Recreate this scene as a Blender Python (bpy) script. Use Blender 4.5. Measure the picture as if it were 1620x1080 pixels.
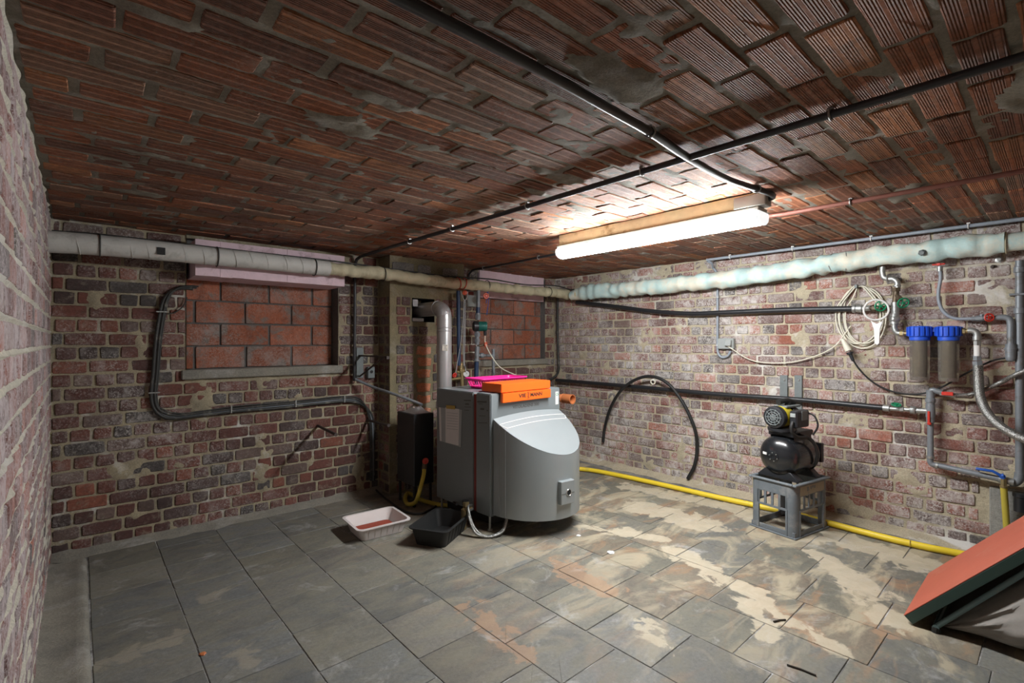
import bpy, bmesh, math, random
from mathutils import Vector, Matrix, noise
random.seed(7)
R = math.radians
for o in list(bpy.data.objects):
    bpy.data.objects.remove(o, do_unlink=True)
scene = bpy.context.scene
C = scene.collection

# ------------------------------------------------------------------ camera, world, exposure
F = 775.0                       # focal length in pixels of the 1620x1080 frame
CAMZ = 1.25
YAW = R(41.5)
cam = bpy.data.cameras.new('camera')
cam.sensor_width = 36.0
cam.lens = F / 1620.0 * 36.0
cam.clip_start = 0.02
co = bpy.data.objects.new('camera', cam)
C.objects.link(co)
co.location = (0, 0, CAMZ)
co.rotation_euler = (R(90), 0, -YAW)
scene.camera = co

world = bpy.data.worlds.new('world')
scene.world = world
world.use_nodes = True
world.node_tree.nodes['Background'].inputs[0].default_value = (0.75, 0.8, 0.9, 1)
world.node_tree.nodes['Background'].inputs[1].default_value = 0.05

scene.view_settings.view_transform = 'Standard'
scene.view_settings.look = 'None'
scene.view_settings.gamma = 1.0
scene.view_settings.use_curve_mapping = False
scene.view_settings.exposure = 2.5
LAMP = 26.0                     # emission of the fluorescent diffuser

# room (metres); X runs along the back wall, Y towards it
XL, XR, YB, YN, ZC = -0.1225, 4.06, 3.86, -1.30, 1.956
FWD = Vector((math.sin(YAW), math.cos(YAW), 0))
RGT = Vector((math.cos(YAW), -math.sin(YAW), 0))
UP = Vector((0, 0, 1))
CAM = Vector((0, 0, CAMZ))

def ray(px, py):
    return FWD + RGT * ((px - 810) / F) + UP * ((540 - py) / F)
def on_x(px, py, X):
    d = ray(px, py); return CAM + d * (X / d.x)
def on_y(px, py, Y):
    d = ray(px, py); return CAM + d * (Y / d.y)
def on_z(px, py, Z=0.0):
    d = ray(px, py); return CAM + d * ((Z - CAMZ) / d.z)
def rw(px, py, off=0.05):          # on the right wall, off metres in front of it
    return on_x(px, py, XR - off)
def bw(px, py, off=0.03):          # on the back wall
    return on_y(px, py, YB - off)
def project(p):
    d = p - CAM
    z = d.dot(FWD)
    if z <= 0.05: return None
    return (810 + F * d.dot(RGT) / z, 540 - F * d.z / z, z)

# ------------------------------------------------------------------ materials
def nodes_of(m):
    m.use_nodes = True
    nt = m.node_tree
    return nt, nt.nodes, nt.links, nt.nodes['Principled BSDF']
def N(nt, t, **kw):
    n = nt.nodes.new(t)
    for k, v in kw.items():
        if k.startswith('i_'):
            n.inputs[k[2:].replace('_', ' ')].default_value = v
        else:
            setattr(n, k, v)
    return n
def ramp(nt, src, a, b, ca=(0, 0, 0, 1), cb=(1, 1, 1, 1)):
    r = nt.nodes.new('ShaderNodeValToRGB')
    r.color_ramp.elements[0].position = a; r.color_ramp.elements[0].color = ca
    r.color_ramp.elements[1].position = b; r.color_ramp.elements[1].color = cb
    nt.links.new(src, r.inputs[0])
    return r.outputs[0]
def mixc(nt, fac, a, b, mode='MIX'):
    m = nt.nodes.new('ShaderNodeMix'); m.data_type = 'RGBA'; m.blend_type = mode
    for sock, val in ((m.inputs[0], fac), (m.inputs[6], a), (m.inputs[7], b)):
        if hasattr(val, 'links') or hasattr(val, 'is_linked'):
            nt.links.new(val, sock)
        elif isinstance(val, (int, float)):
            sock.default_value = val
        else:
            sock.default_value = (val[0], val[1], val[2], 1)
    return m.outputs[2]
def noise_n(nt, vec, scale, detail=4, rough=0.6, dist=0.0):
    n = nt.nodes.new('ShaderNodeTexNoise')
    n.inputs['Scale'].default_value = scale
    n.inputs['Detail'].default_value = detail
    n.inputs['Roughness'].default_value = rough
    n.inputs['Distortion'].default_value = dist
    if vec is not None: nt.links.new(vec, n.inputs['Vector'])
    return n.outputs[0]
def bump_n(nt, height, strength, dist, prev=None):
    b = nt.nodes.new('ShaderNodeBump')
    b.inputs['Strength'].default_value = strength
    b.inputs['Distance'].default_value = dist
    nt.links.new(height, b.inputs['Height'])
    if prev is not None: nt.links.new(prev, b.inputs['Normal'])
    return b.outputs[0]
def math_n(nt, op, a, b=None):
    m = nt.nodes.new('ShaderNodeMath'); m.operation = op
    for i, v in enumerate((a, b)):
        if v is None: continue
        if isinstance(v, (int, float)): m.inputs[i].default_value = v
        else: nt.links.new(v, m.inputs[i])
    return m.outputs[0]

def pm(name, col, rough=0.5, metal=0.0, var=0.12, scale=14.0, bump=0.0, col2=None, amt=0.5, coat=0.0, spec=0.5):
    """plain procedural material: base colour, soft noise variation, optional second colour patches, fine relief"""
    m = bpy.data.materials.new(name)
    nt, ns, ln, b = nodes_of(m)
    tc = N(nt, 'ShaderNodeTexCoord')
    n1 = noise_n(nt, tc.outputs['Object'], scale, 5, 0.65)
    dark = tuple(c * (1 - var) for c in col[:3]); lite = tuple(min(1, c * (1 + var)) for c in col[:3])
    c = mixc(nt, n1, dark, lite)
    if col2 is not None:
        n2 = noise_n(nt, tc.outputs['Object'], scale * 0.6, 6, 0.7, 0.3)
        c = mixc(nt, ramp(nt, n2, 0.62 - 0.25 * amt, 0.75 - 0.2 * amt), c, col2)
    ln.new(c, b.inputs['Base Color'])
    b.inputs['Roughness'].default_value = rough
    b.inputs['Metallic'].default_value = metal
    b.inputs['Specular IOR Level'].default_value = spec
    if coat: b.inputs['Coat Weight'].default_value = coat
    if bump:
        ln.new(bump_n(nt, noise_n(nt, tc.outputs['Object'], scale * 6, 4, 0.7), bump, 0.004), b.inputs['Normal'])
    return m

def brick_mat(name, stuff, salt=0.5, smear=0.4, rib=False, dirt=(0.33, 0.29, 0.22), saltc=(0.62, 0.58, 0.55), bias=0.0, sb=0.0, ss=17):
    """fired clay with salt bloom and mortar smears; the clay colour comes from the piece (object colour or tint attribute)"""
    m = bpy.data.materials.new(name)
    nt, ns, ln, b = nodes_of(m)
    geo = N(nt, 'ShaderNodeNewGeometry'); P = geo.outputs['Position']
    if stuff:
        a = N(nt, 'ShaderNodeAttribute'); a.attribute_name = 'tint'; base = a.outputs['Color']
    else:
        base = N(nt, 'ShaderNodeObjectInfo').outputs['Color']
    fine = noise_n(nt, P, 55, 6, 0.75)
    c = mixc(nt, 1.0, base, ramp(nt, fine, 0.25, 0.75, (0.55, 0.52, 0.5, 1), (1.35, 1.3, 1.28, 1)), 'MULTIPLY')
    mid = noise_n(nt, P, 9, 5, 0.7, 0.4)
    c = mixc(nt, math_n(nt, 'MULTIPLY', ramp(nt, mid, 0.52, 0.72), 0.55), c, (0.055, 0.045, 0.04))
    if smear > 0:
        sm = noise_n(nt, P, ss, 6, 0.72, 0.6)
        c = mixc(nt, math_n(nt, 'MULTIPLY', ramp(nt, sm, 0.56 - sb, 0.66 - sb), smear), c, dirt)
    if salt > 0:
        big = noise_n(nt, P, 2.3, 3, 0.6)
        spk = noise_n(nt, P, 95, 5, 0.8)
        s1 = math_n(nt, 'MULTIPLY', ramp(nt, big, 0.40 - bias, 0.62 - bias), ramp(nt, spk, 0.50 - bias * .3, 0.62 - bias * .3))
        film = noise_n(nt, P, 13, 6, 0.75, 0.3)
        s2 = math_n(nt, 'MULTIPLY', ramp(nt, big, 0.45 - bias, 0.70 - bias), ramp(nt, film, 0.47 - bias * .5, 0.66 - bias * .5))
        s = math_n(nt, 'MULTIPLY', math_n(nt, 'MAXIMUM', s1, s2), salt)
        c = mixc(nt, s, c, saltc)
    ln.new(c, b.inputs['Base Color'])
    b.inputs['Roughness'].default_value = 0.85
    nb = bump_n(nt, fine, 0.7, 0.004)
    if rib:
        sep = N(nt, 'ShaderNodeSeparateXYZ'); ln.new(P, sep.inputs[0])
        ph = math_n(nt, 'MULTIPLY', sep.outputs[1], 2 * math.pi / 0.0062)
        w = math_n(nt, 'SINE', ph)
        band = math_n(nt, 'SINE', math_n(nt, 'MULTIPLY', sep.outputs[1], 2 * math.pi / 0.0376))
        w = math_n(nt, 'MULTIPLY', w, ramp(nt, math_n(nt, 'ADD', math_n(nt, 'MULTIPLY', band, 0.5), 0.5), 0.10, 0.22))
        keep = ramp(nt, noise_n(nt, P, 4, 2), 0.28, 0.42)
        w = math_n(nt, 'MULTIPLY', w, keep)
        nb = bump_n(nt, w, 1.0, 0.003, nb)
        b.inputs['Roughness'].default_value = 0.75; b.inputs['Specular IOR Level'].default_value = 0.4
    ln.new(nb, b.inputs['Normal'])
    return m

def mortar_mat(name, col, col2, white=0.3):
    m = bpy.data.materials.new(name)
    nt, ns, ln, b = nodes_of(m)
    P = N(nt, 'ShaderNodeNewGeometry').outputs['Position']
    c = mixc(nt, ramp(nt, noise_n(nt, P, 6, 6, 0.7), 0.35, 0.68), col, col2)
    fine = noise_n(nt, P, 120, 5, 0.75)
    c = mixc(nt, 1.0, c, ramp(nt, fine, 0.25, 0.75, (0.6, 0.6, 0.6, 1), (1.25, 1.25, 1.25, 1)), 'MULTIPLY')
    if white:
        w = math_n(nt, 'MULTIPLY', ramp(nt, noise_n(nt, P, 3.1, 5, 0.7, 0.4), 0.54, 0.68), white)
        c = mixc(nt, w, c, (0.72, 0.71, 0.7))
    ln.new(c, b.inputs['Base Color'])
    b.inputs['Roughness'].default_value = 0.92
    ln.new(bump_n(nt, fine, 0.8, 0.004), b.inputs['Normal'])
    return m

def stone_mat(name):
    """blue-grey / olive sandstone flags with rusty and pale cement stains"""
    m = bpy.data.materials.new(name)
    nt, ns, ln, b = nodes_of(m)
    P = N(nt, 'ShaderNodeNewGeometry').outputs['Position']
    base = N(nt, 'ShaderNodeObjectInfo').outputs['Color']
    mp = N(nt, 'ShaderNodeMapping'); mp.inputs['Scale'].default_value = (1, 2.2, 1); mp.inputs['Rotation'].default_value = (0, 0, 0.5)
    ln.new(P, mp.inputs[0])
    fine = noise_n(nt, P, 60, 6, 0.75)
    c = mixc(nt, 1.0, base, ramp(nt, fine, 0.25, 0.75, (0.62, 0.62, 0.62, 1), (1.3, 1.3, 1.28, 1)), 'MULTIPLY')
    cl = noise_n(nt, mp.outputs[0], 5.5, 6, 0.65, 0.8)
    c = mixc(nt, math_n(nt, 'MULTIPLY', ramp(nt, cl, 0.42, 0.62), 0.55), c, (0.20, 0.185, 0.135))
    dk = noise_n(nt, P, 3.7, 5, 0.7, 0.5)
    c = mixc(nt, math_n(nt, 'MULTIPLY', ramp(nt, dk, 0.52, 0.7), 0.5), c, (0.07, 0.07, 0.068))
    # rust and pale bloom gather on the damp right-hand half
    sep = N(nt, 'ShaderNodeSeparateXYZ'); ln.new(P, sep.inputs[0])
    mr = N(nt, 'ShaderNodeMapRange'); mr.inputs[1].default_value = 1.0; mr.inputs[2].default_value = 2.6
    ln.new(sep.outputs[0], mr.inputs[0])
    ru = noise_n(nt, mp.outputs[0], 2.6, 5, 0.6, 1.2)
    c = mixc(nt, math_n(nt, 'MULTIPLY', math_n(nt, 'MULTIPLY', ramp(nt, ru, 0.53, 0.66), 0.6), mr.outputs[0]), c, (0.33, 0.19, 0.10))
    wh = noise_n(nt, mp.outputs[0], 1.9, 6, 0.62, 1.0)
    c = mixc(nt, math_n(nt, 'MULTIPLY', math_n(nt, 'MULTIPLY', ramp(nt, wh, 0.50, 0.60), 0.75), mr.outputs[0]), c, (0.43, 0.37, 0.26))
    # cement films and rust trails with shapes of their own: capsules (two floor points, half width) with ragged edges
    wob = math_n(nt, 'SUBTRACT', noise_n(nt, P, 7.5, 5, 0.6, 0.6), 0.5)
    wob2 = math_n(nt, 'SUBTRACT', noise_n(nt, P, 26, 4, 0.6), 0.5)
    wob = math_n(nt, 'ADD', math_n(nt, 'MULTIPLY', wob, 0.34), math_n(nt, 'MULTIPLY', wob2, 0.06))
    def film(c, col, amt, segs):
        m_ = None
        for (ax_, ay_), (bx_, by_), w_ in segs:
            a = on_z(ax_, ay_); b_ = on_z(bx_, by_); d = b_ - a; L2 = max(d.length_squared, 1e-6)
            v = N(nt, 'ShaderNodeVectorMath', operation='SUBTRACT'); ln.new(P, v.inputs[0]); v.inputs[1].default_value = a
            dt = N(nt, 'ShaderNodeVectorMath', operation='DOT_PRODUCT'); ln.new(v.outputs[0], dt.inputs[0]); dt.inputs[1].default_value = d / L2
            cl_ = N(nt, 'ShaderNodeClamp'); ln.new(dt.outputs['Value'], cl_.inputs[0])
            sc = N(nt, 'ShaderNodeVectorMath', operation='SCALE'); sc.inputs[0].default_value = d; ln.new(cl_.outputs[0], sc.inputs['Scale'])
            df = N(nt, 'ShaderNodeVectorMath', operation='DISTANCE'); ln.new(v.outputs[0], df.inputs[0]); ln.new(sc.outputs[0], df.inputs[1])
            q = math_n(nt, 'SUBTRACT', w_, df.outputs['Value'])
            m_ = q if m_ is None else math_n(nt, 'MAXIMUM', m_, q)
        m_ = math_n(nt, 'ADD', math_n(nt, 'ADD', m_, wob), 0.5)
        k = math_n(nt, 'MULTIPLY', ramp(nt, m_, 0.495, 0.515), amt)
        return mixc(nt, k, c, col)
    c = film(c, (0.36, 0.22, 0.13), 0.6, [((740, 955), (830, 1030), .05), ((885, 890), (960, 935), .07), ((1180, 930), (1290, 1010), .06), ((1385, 975), (1400, 1000), .04)])
    tone = mixc(nt, noise_n(nt, P, 11, 5, 0.7, 0.5), (0.34, 0.28, 0.19), (0.60, 0.54, 0.42))
    c = film(c, tone, 0.85, [((1010, 800), (1120, 830), .14), ((1070, 872), (1130, 905), .08), ((1130, 905), (1210, 955), .075), ((1195, 965), (1215, 1000), .05), ((1215, 962), (1330, 1030), .035), ((930, 835), (1040, 850), .06),
                            ((1300, 880), (1380, 940), .09), ((1370, 930), (1410, 985), .07), ((1010, 985), (1040, 1015), .05), ((1150, 800), (1280, 850), .10), ((1330, 850), (1450, 890), .12), ((1000, 770), (1150, 800), .10)])
    c = film(c, (0.30, 0.27, 0.21), 0.6, [((165, 1045), (300, 1000), .05), ((380, 1030), (395, 1050), .04), ((330, 945), (370, 930), .02)])
    w2 = noise_n(nt, P, 4.3, 7, 0.75, 0.6)
    c = mixc(nt, math_n(nt, 'MULTIPLY', ramp(nt, w2, 0.57, 0.70), 0.5), c, (0.45, 0.45, 0.44))
    sp = noise_n(nt, P, 160, 3, 0.8)
    c = mixc(nt, ramp(nt, sp, 0.73, 0.78), c, (0.6, 0.6, 0.58))
    ln.new(c, b.inputs['Base Color'])
    ln.new(ramp(nt, cl, 0.3, 0.7, (0.42, 0.42, 0.42, 1), (0.75, 0.75, 0.75, 1)), b.inputs['Roughness'])
    ln.new(bump_n(nt, fine, 0.35, 0.004, bump_n(nt, cl, 0.4, 0.01)), b.inputs['Normal'])
    return m

M = {}
M['brick_back'] = brick_mat('brick_back', False, 0.6, 0.4, bias=.0)
M['brick_back_s'] = brick_mat('brick_back_joined', True, 0.6, 0.4, bias=.0)
M['brick_right'] = brick_mat('brick_right', False, 0.85, 0.5, bias=.09, sb=.02)
M['brick_right_s'] = brick_mat('brick_right_joined', True, 0.85, 0.5, bias=.09, sb=.02)
M['brick_left'] = brick_mat('brick_left', False, 0.85, 0.5, bias=.13, saltc=(0.52, 0.45, 0.455))
M['brick_left_s'] = brick_mat('brick_left_joined', True, 0.85, 0.5, bias=.13, saltc=(0.52, 0.45, 0.455))
M['clay'] = brick_mat('ceiling_clay', False, 0.35, 0.3, True, (0.20, 0.165, 0.125), (0.5, 0.42, 0.36))
M['clay_s'] = brick_mat('ceiling_clay_joined', True, 0.35, 0.3, True, (0.20, 0.165, 0.125), (0.5, 0.42, 0.36))
M['block'] = brick_mat('hollow_block', False, 0.5, 0.85, False, (0.17, 0.155, 0.14), (0.45, 0.40, 0.37), .05, .05, 7)
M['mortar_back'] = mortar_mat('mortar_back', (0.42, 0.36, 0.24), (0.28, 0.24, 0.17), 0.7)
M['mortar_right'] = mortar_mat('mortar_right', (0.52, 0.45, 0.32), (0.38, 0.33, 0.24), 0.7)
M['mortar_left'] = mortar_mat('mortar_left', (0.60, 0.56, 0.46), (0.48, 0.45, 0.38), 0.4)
M['mortar_ceil'] = mortar_mat('mortar_ceiling', (0.27, 0.25, 0.20), (0.17, 0.15, 0.12), 0.3)
M['mortar_block'] = mortar_mat('mortar_block', (0.16, 0.15, 0.14), (0.10, 0.095, 0.09), 0.1)
M['render'] = mortar_mat('render_green', (0.27, 0.225, 0.13), (0.17, 0.145, 0.09), 0.15)
M['concrete'] = mortar_mat('concrete', (0.30, 0.28, 0.23), (0.20, 0.19, 0.165), 0.25)
M['cement'] = mortar_mat('cement_grey', (0.33, 0.32, 0.29), (0.22, 0.215, 0.2), 0.3)
M['bed'] = mortar_mat('floor_bed', (0.30, 0.29, 0.27), (0.10, 0.095, 0.09), 0.8)
M['smear'] = mortar_mat('cement_smear', (0.48, 0.41, 0.29), (0.40, 0.32, 0.21), 0.35)
M['stone'] = stone_mat('floor_stone')
M['pink'] = pm('pink_plaster', (0.74, 0.56, 0.62), 0.8, 0, 0.25, 8, 0.4, (0.34, 0.22, 0.24), 0.25)
M['wrap_white'] = pm('wrap_white', (0.55, 0.54, 0.51), 0.65, 0, 0.15, 18, 0.25, (0.40, 0.39, 0.36), 0.3)
M['wrap_cream'] = pm('wrap_cream', (0.48, 0.44, 0.30), 0.7, 0, 0.25, 14, 0.5, (0.30, 0.27, 0.18), 0.35)
M['wrap_blue'] = pm('wrap_blue', (0.46, 0.62, 0.60), 0.7, 0, 0.3, 7, 0.8, (0.66, 0.63, 0.52), 0.7)
M['black'] = pm('black_plastic', (0.018, 0.019, 0.022), 0.38, 0, 0.3, 20)
M['black_matt'] = pm('black_matt', (0.012, 0.012, 0.012), 0.6, 0, 0.3, 20)
M['cable'] = pm('dusty_cable', (0.03, 0.03, 0.028), 0.55, 0, 0.4, 30, 0.2, (0.16, 0.15, 0.12), 0.3)
M['galv'] = pm('galvanised', (0.42, 0.43, 0.42), 0.42, 0.75, 0.25, 25, 0.25, (0.25, 0.24, 0.21), 0.35)
M['greypipe'] = pm('grey_pipe', (0.22, 0.24, 0.26), 0.45, 0.25, 0.25, 20, 0.2, (0.14, 0.13, 0.12), 0.35)
M['conduit'] = pm('conduit_grey', (0.26, 0.29, 0.33), 0.45, 0, 0.2, 20)
M['conduit_dark'] = pm('conduit_dark', (0.035, 0.036, 0.04), 0.4, 0, 0.3, 20)
M['conduit_rust'] = pm('conduit_rust', (0.20, 0.075, 0.055), 0.55, 0, 0.3, 20)
M['bronze'] = pm('bronze', (0.12, 0.09, 0.06), 0.5, 0.6, 0.3, 30)
M['brass'] = pm('brass', (0.36, 0.28, 0.14), 0.4, 0.7, 0.3, 25)
M['steel'] = pm('brushed_steel', (0.55, 0.55, 0.54), 0.3, 0.9, 0.12, 20)
M['flue'] = pm('flue_steel', (0.50, 0.50, 0.50), 0.33, 0.6, 0.15, 8)
M['foil'] = pm('crinkled_foil', (0.6, 0.6, 0.62), 0.35, 0.8, 0.2, 60, 1.0)
M['darksteel'] = pm('dark_steel', (0.07, 0.055, 0.05), 0.6, 0.4, 0.35, 25, 0.2)
M['greypaint'] = pm('grey_bracket', (0.17, 0.19, 0.19), 0.6, 0.2, 0.3, 25, 0.2)
M['boiler'] = pm('boiler_grey', (0.215, 0.243, 0.253), 0.38, 0.25, 0.05, 6)
M['hood'] = pm('hood_silver', (0.29, 0.32, 0.33), 0.36, 0.3, 0.05, 6)
M['boiler_ink'] = pm('boiler_ink', (0.10, 0.10, 0.095), 0.5, 0, 0.1, 6)
M['orange'] = pm('orange_paint', (0.84, 0.125, 0.012), 0.4, 0, 0.05, 6)
M['redstrip'] = pm('red_strip', (0.20, 0.022, 0.015), 0.45, 0, 0.15, 10)
M['ink'] = pm('black_ink', (0.03, 0.02, 0.015), 0.5, 0, 0.1, 6)
M['magenta'] = pm('magenta_plastic', (0.80, 0.02, 0.25), 0.35, 0, 0.08, 10)
M['white'] = pm('white_plastic', (0.72, 0.71, 0.69), 0.4, 0, 0.08, 12)
M['traywhite'] = pm('tray_white', (0.66, 0.60, 0.58), 0.4, 0, 0.1, 10)
M['redgrit'] = pm('red_grit', (0.30, 0.05, 0.025), 0.8, 0, 0.3, 60, 0.6)
M['paper'] = pm('paper', (0.68, 0.66, 0.65), 0.7, 0, 0.06, 20)
M['clearfilm'] = pm('plastic_sleeve', (0.40, 0.42, 0.43), 0.2, 0, 0.1, 10)
M['tape'] = pm('yellow_tape', (0.50, 0.34, 0.08), 0.5, 0, 0.15, 20)
M['label'] = pm('sticker', (0.62, 0.60, 0.52), 0.5, 0, 0.08, 30)
M['bluepipe'] = pm('blue_pipe', (0.022, 0.045, 0.10), 0.45, 0.1, 0.3, 18)
M['green'] = pm('green_wheel', (0.01, 0.24, 0.11), 0.4, 0.1, 0.2, 30)
M['teal'] = pm('pump_green', (0.01, 0.13, 0.105), 0.4, 0.1, 0.15, 20)
M['red'] = pm('red_handle', (0.60, 0.04, 0.025), 0.4, 0, 0.15, 25)
M['orangered'] = pm('orange_wheel', (0.66, 0.10, 0.04), 0.45, 0, 0.15, 25)
M['blue'] = pm('blue_cap', (0.02, 0.09, 0.58), 0.35, 0, 0.08, 20)
M['bluelever'] = pm('blue_lever', (0.02, 0.10, 0.45), 0.35, 0, 0.1, 20)
M['yellow'] = pm('yellow_hose', (0.75, 0.55, 0.03), 0.45, 0, 0.12, 10, 0.1, (0.38, 0.30, 0.08), 0.12)
M['yellowdirty'] = pm('yellow_dirty', (0.52, 0.42, 0.06), 0.5, 0, 0.2, 12)
M['cord'] = pm('cream_cord', (0.66, 0.63, 0.52), 0.5, 0, 0.08, 20)
M['cratemat'] = pm('crate_plastic', (0.135, 0.155, 0.17), 0.55, 0, 0.25, 14, 0.2, (0.24, 0.24, 0.23), 0.3)
M['dustlabel'] = pm('dusty_label', (0.30, 0.27, 0.20), 0.7, 0, 0.2, 20)
M['tank'] = pm('tank_black', (0.012, 0.013, 0.015), 0.24, 0, 0.2, 8, 0, None, 0, 0.4)
M['pumpyellow'] = pm('pump_yellow', (0.62, 0.50, 0.02), 0.35, 0, 0.15, 14)
M['clayorange'] = pm('drain_orange', (0.50, 0.16, 0.055), 0.5, 0, 0.15, 14)
M['redboard'] = pm('red_board', (0.44, 0.105, 0.062), 0.6, 0, 0.1, 9, 0.1, (0.45, 0.15, 0.10), 0.3)
M['darkgreen'] = pm('dark_green', (0.028, 0.06, 0.05), 0.5, 0, 0.2, 20)
M['bluegrey'] = pm('blue_grey_tube', (0.13, 0.20, 0.21), 0.42, 0.2, 0.15, 20)
M['fabric'] = pm('grey_fabric', (0.26, 0.238, 0.215), 0.8, 0, 0.2, 9, 0.2)
M['wood'] = pm('yellowed_batten', (0.60, 0.50, 0.30), 0.6, 0, 0.3, 12, 0.3, (0.30, 0.20, 0.09), 0.3)
M['housing'] = pm('lamp_housing', (0.42, 0.42, 0.38), 0.5, 0, 0.15, 12)
M['cartridge'] = pm('filter_cartridge', (0.17, 0.125, 0.065), 0.8, 0, 0.3, 40, 0.5)
M['twig'] = pm('twig', (0.03, 0.022, 0.015), 0.8, 0, 0.3, 40)
M['rubble'] = pm('plaster_crumb', (0.72, 0.72, 0.72), 0.9, 0, 0.15, 40, 0.5)
M['hole'] = pm('hole_black', (0.006, 0.006, 0.006), 0.95, 0, 0.3, 20)  # near-black of the flue recess and the sight-hole disc
M['switch'] = pm('switch_grey', (0.30, 0.32, 0.31), 0.5, 0, 0.1, 20)
def braid_mat():
    m = bpy.data.materials.new('braided_steel')
    nt, ns, ln, b = nodes_of(m)
    P = N(nt, 'ShaderNodeNewGeometry').outputs['Position']
    v = N(nt, 'ShaderNodeTexVoronoi'); v.inputs['Scale'].default_value = 260
    ln.new(P, v.inputs['Vector'])
    ln.new(ramp(nt, v.outputs[0], 0.1, 0.7, (0.62, 0.62, 0.6, 1), (0.16, 0.16, 0.15, 1)), b.inputs['Base Color'])
    b.inputs['Metallic'].default_value = 0.8; b.inputs['Roughness'].default_value = 0.38
    ln.new(bump_n(nt, v.outputs[0], 0.5, 0.003), b.inputs['Normal'])
    return m
M['braid'] = braid_mat()
def bowl_mat():
    m = bpy.data.materials.new('smoky_bowl')
    nt, ns, ln, b = nodes_of(m)
    b.inputs['Base Color'].default_value = (0.55, 0.52, 0.47, 1)
    b.inputs['Transmission Weight'].default_value = 0.85
    b.inputs['Roughness'].default_value = 0.12
    b.inputs['IOR'].default_value = 1.2
    return m
M['bowl'] = bowl_mat()
def lamp_mat():
    m = bpy.data.materials.new('lit_diffuser')
    nt, ns, ln, b = nodes_of(m)
    b.inputs['Base Color'].default_value = (0.9, 0.9, 0.9, 1)
    b.inputs['Emission Color'].default_value = (0.96, 0.99, 1.0, 1)
    b.inputs['Emission Strength'].default_value = LAMP
    return m
M['lamp'] = lamp_mat()
M['lamp_end'] = lamp_mat(); M['lamp_end'].name = 'lit_diffuser_end'; M['lamp_end'].node_tree.nodes['Principled BSDF'].inputs['Emission Strength'].default_value = LAMP * .006

# ------------------------------------------------------------------ mesh helpers
XF = {}                                  # world matrices of the roots, for building parts in place
def link(o):
    C.objects.link(o); return o
def thing(name, label, cat, loc=(0, 0, 0), rz=0.0, group=None):
    o = bpy.data.objects.new(name, None); o.empty_display_size = 0.05
    o.location = loc; o.rotation_euler = (0, 0, rz)
    o['label'] = label; o['category'] = cat
    if group: o['group'] = group
    link(o)
    XF[o.name] = Matrix.Translation(Vector(loc)) @ Matrix.Rotation(rz, 4, 'Z')
    return o
def tag(o, label, cat, group=None):
    o['label'] = label; o['category'] = cat
    if group: o['group'] = group
    return o

def spline(pts, step=0.02, closed=False):
    """Catmull-Rom through the points"""
    P = [Vector(p) for p in pts]
    if len(P) < 3: return P
    out = []
    n = len(P)
    rng = n if closed else n - 1
    for i in range(rng):
        p1, p2 = P[i], P[(i + 1) % n]
        p0 = P[i - 1] if (i > 0 or closed) else p1 * 2 - p2
        p3 = P[(i + 2) % n] if (i + 2 < n or closed) else p2 * 2 - p1
        k = max(1, int((p2 - p1).length / step))
        for j in range(k):
            t = j / k
            out.append(0.5 * ((2 * p1) + (p2 - p0) * t + (2 * p0 - 5 * p1 + 4 * p2 - p3) * t * t + (3 * p1 - p0 - 3 * p2 + p3) * t ** 3))
    if not closed: out.append(P[-1])
    return out

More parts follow.
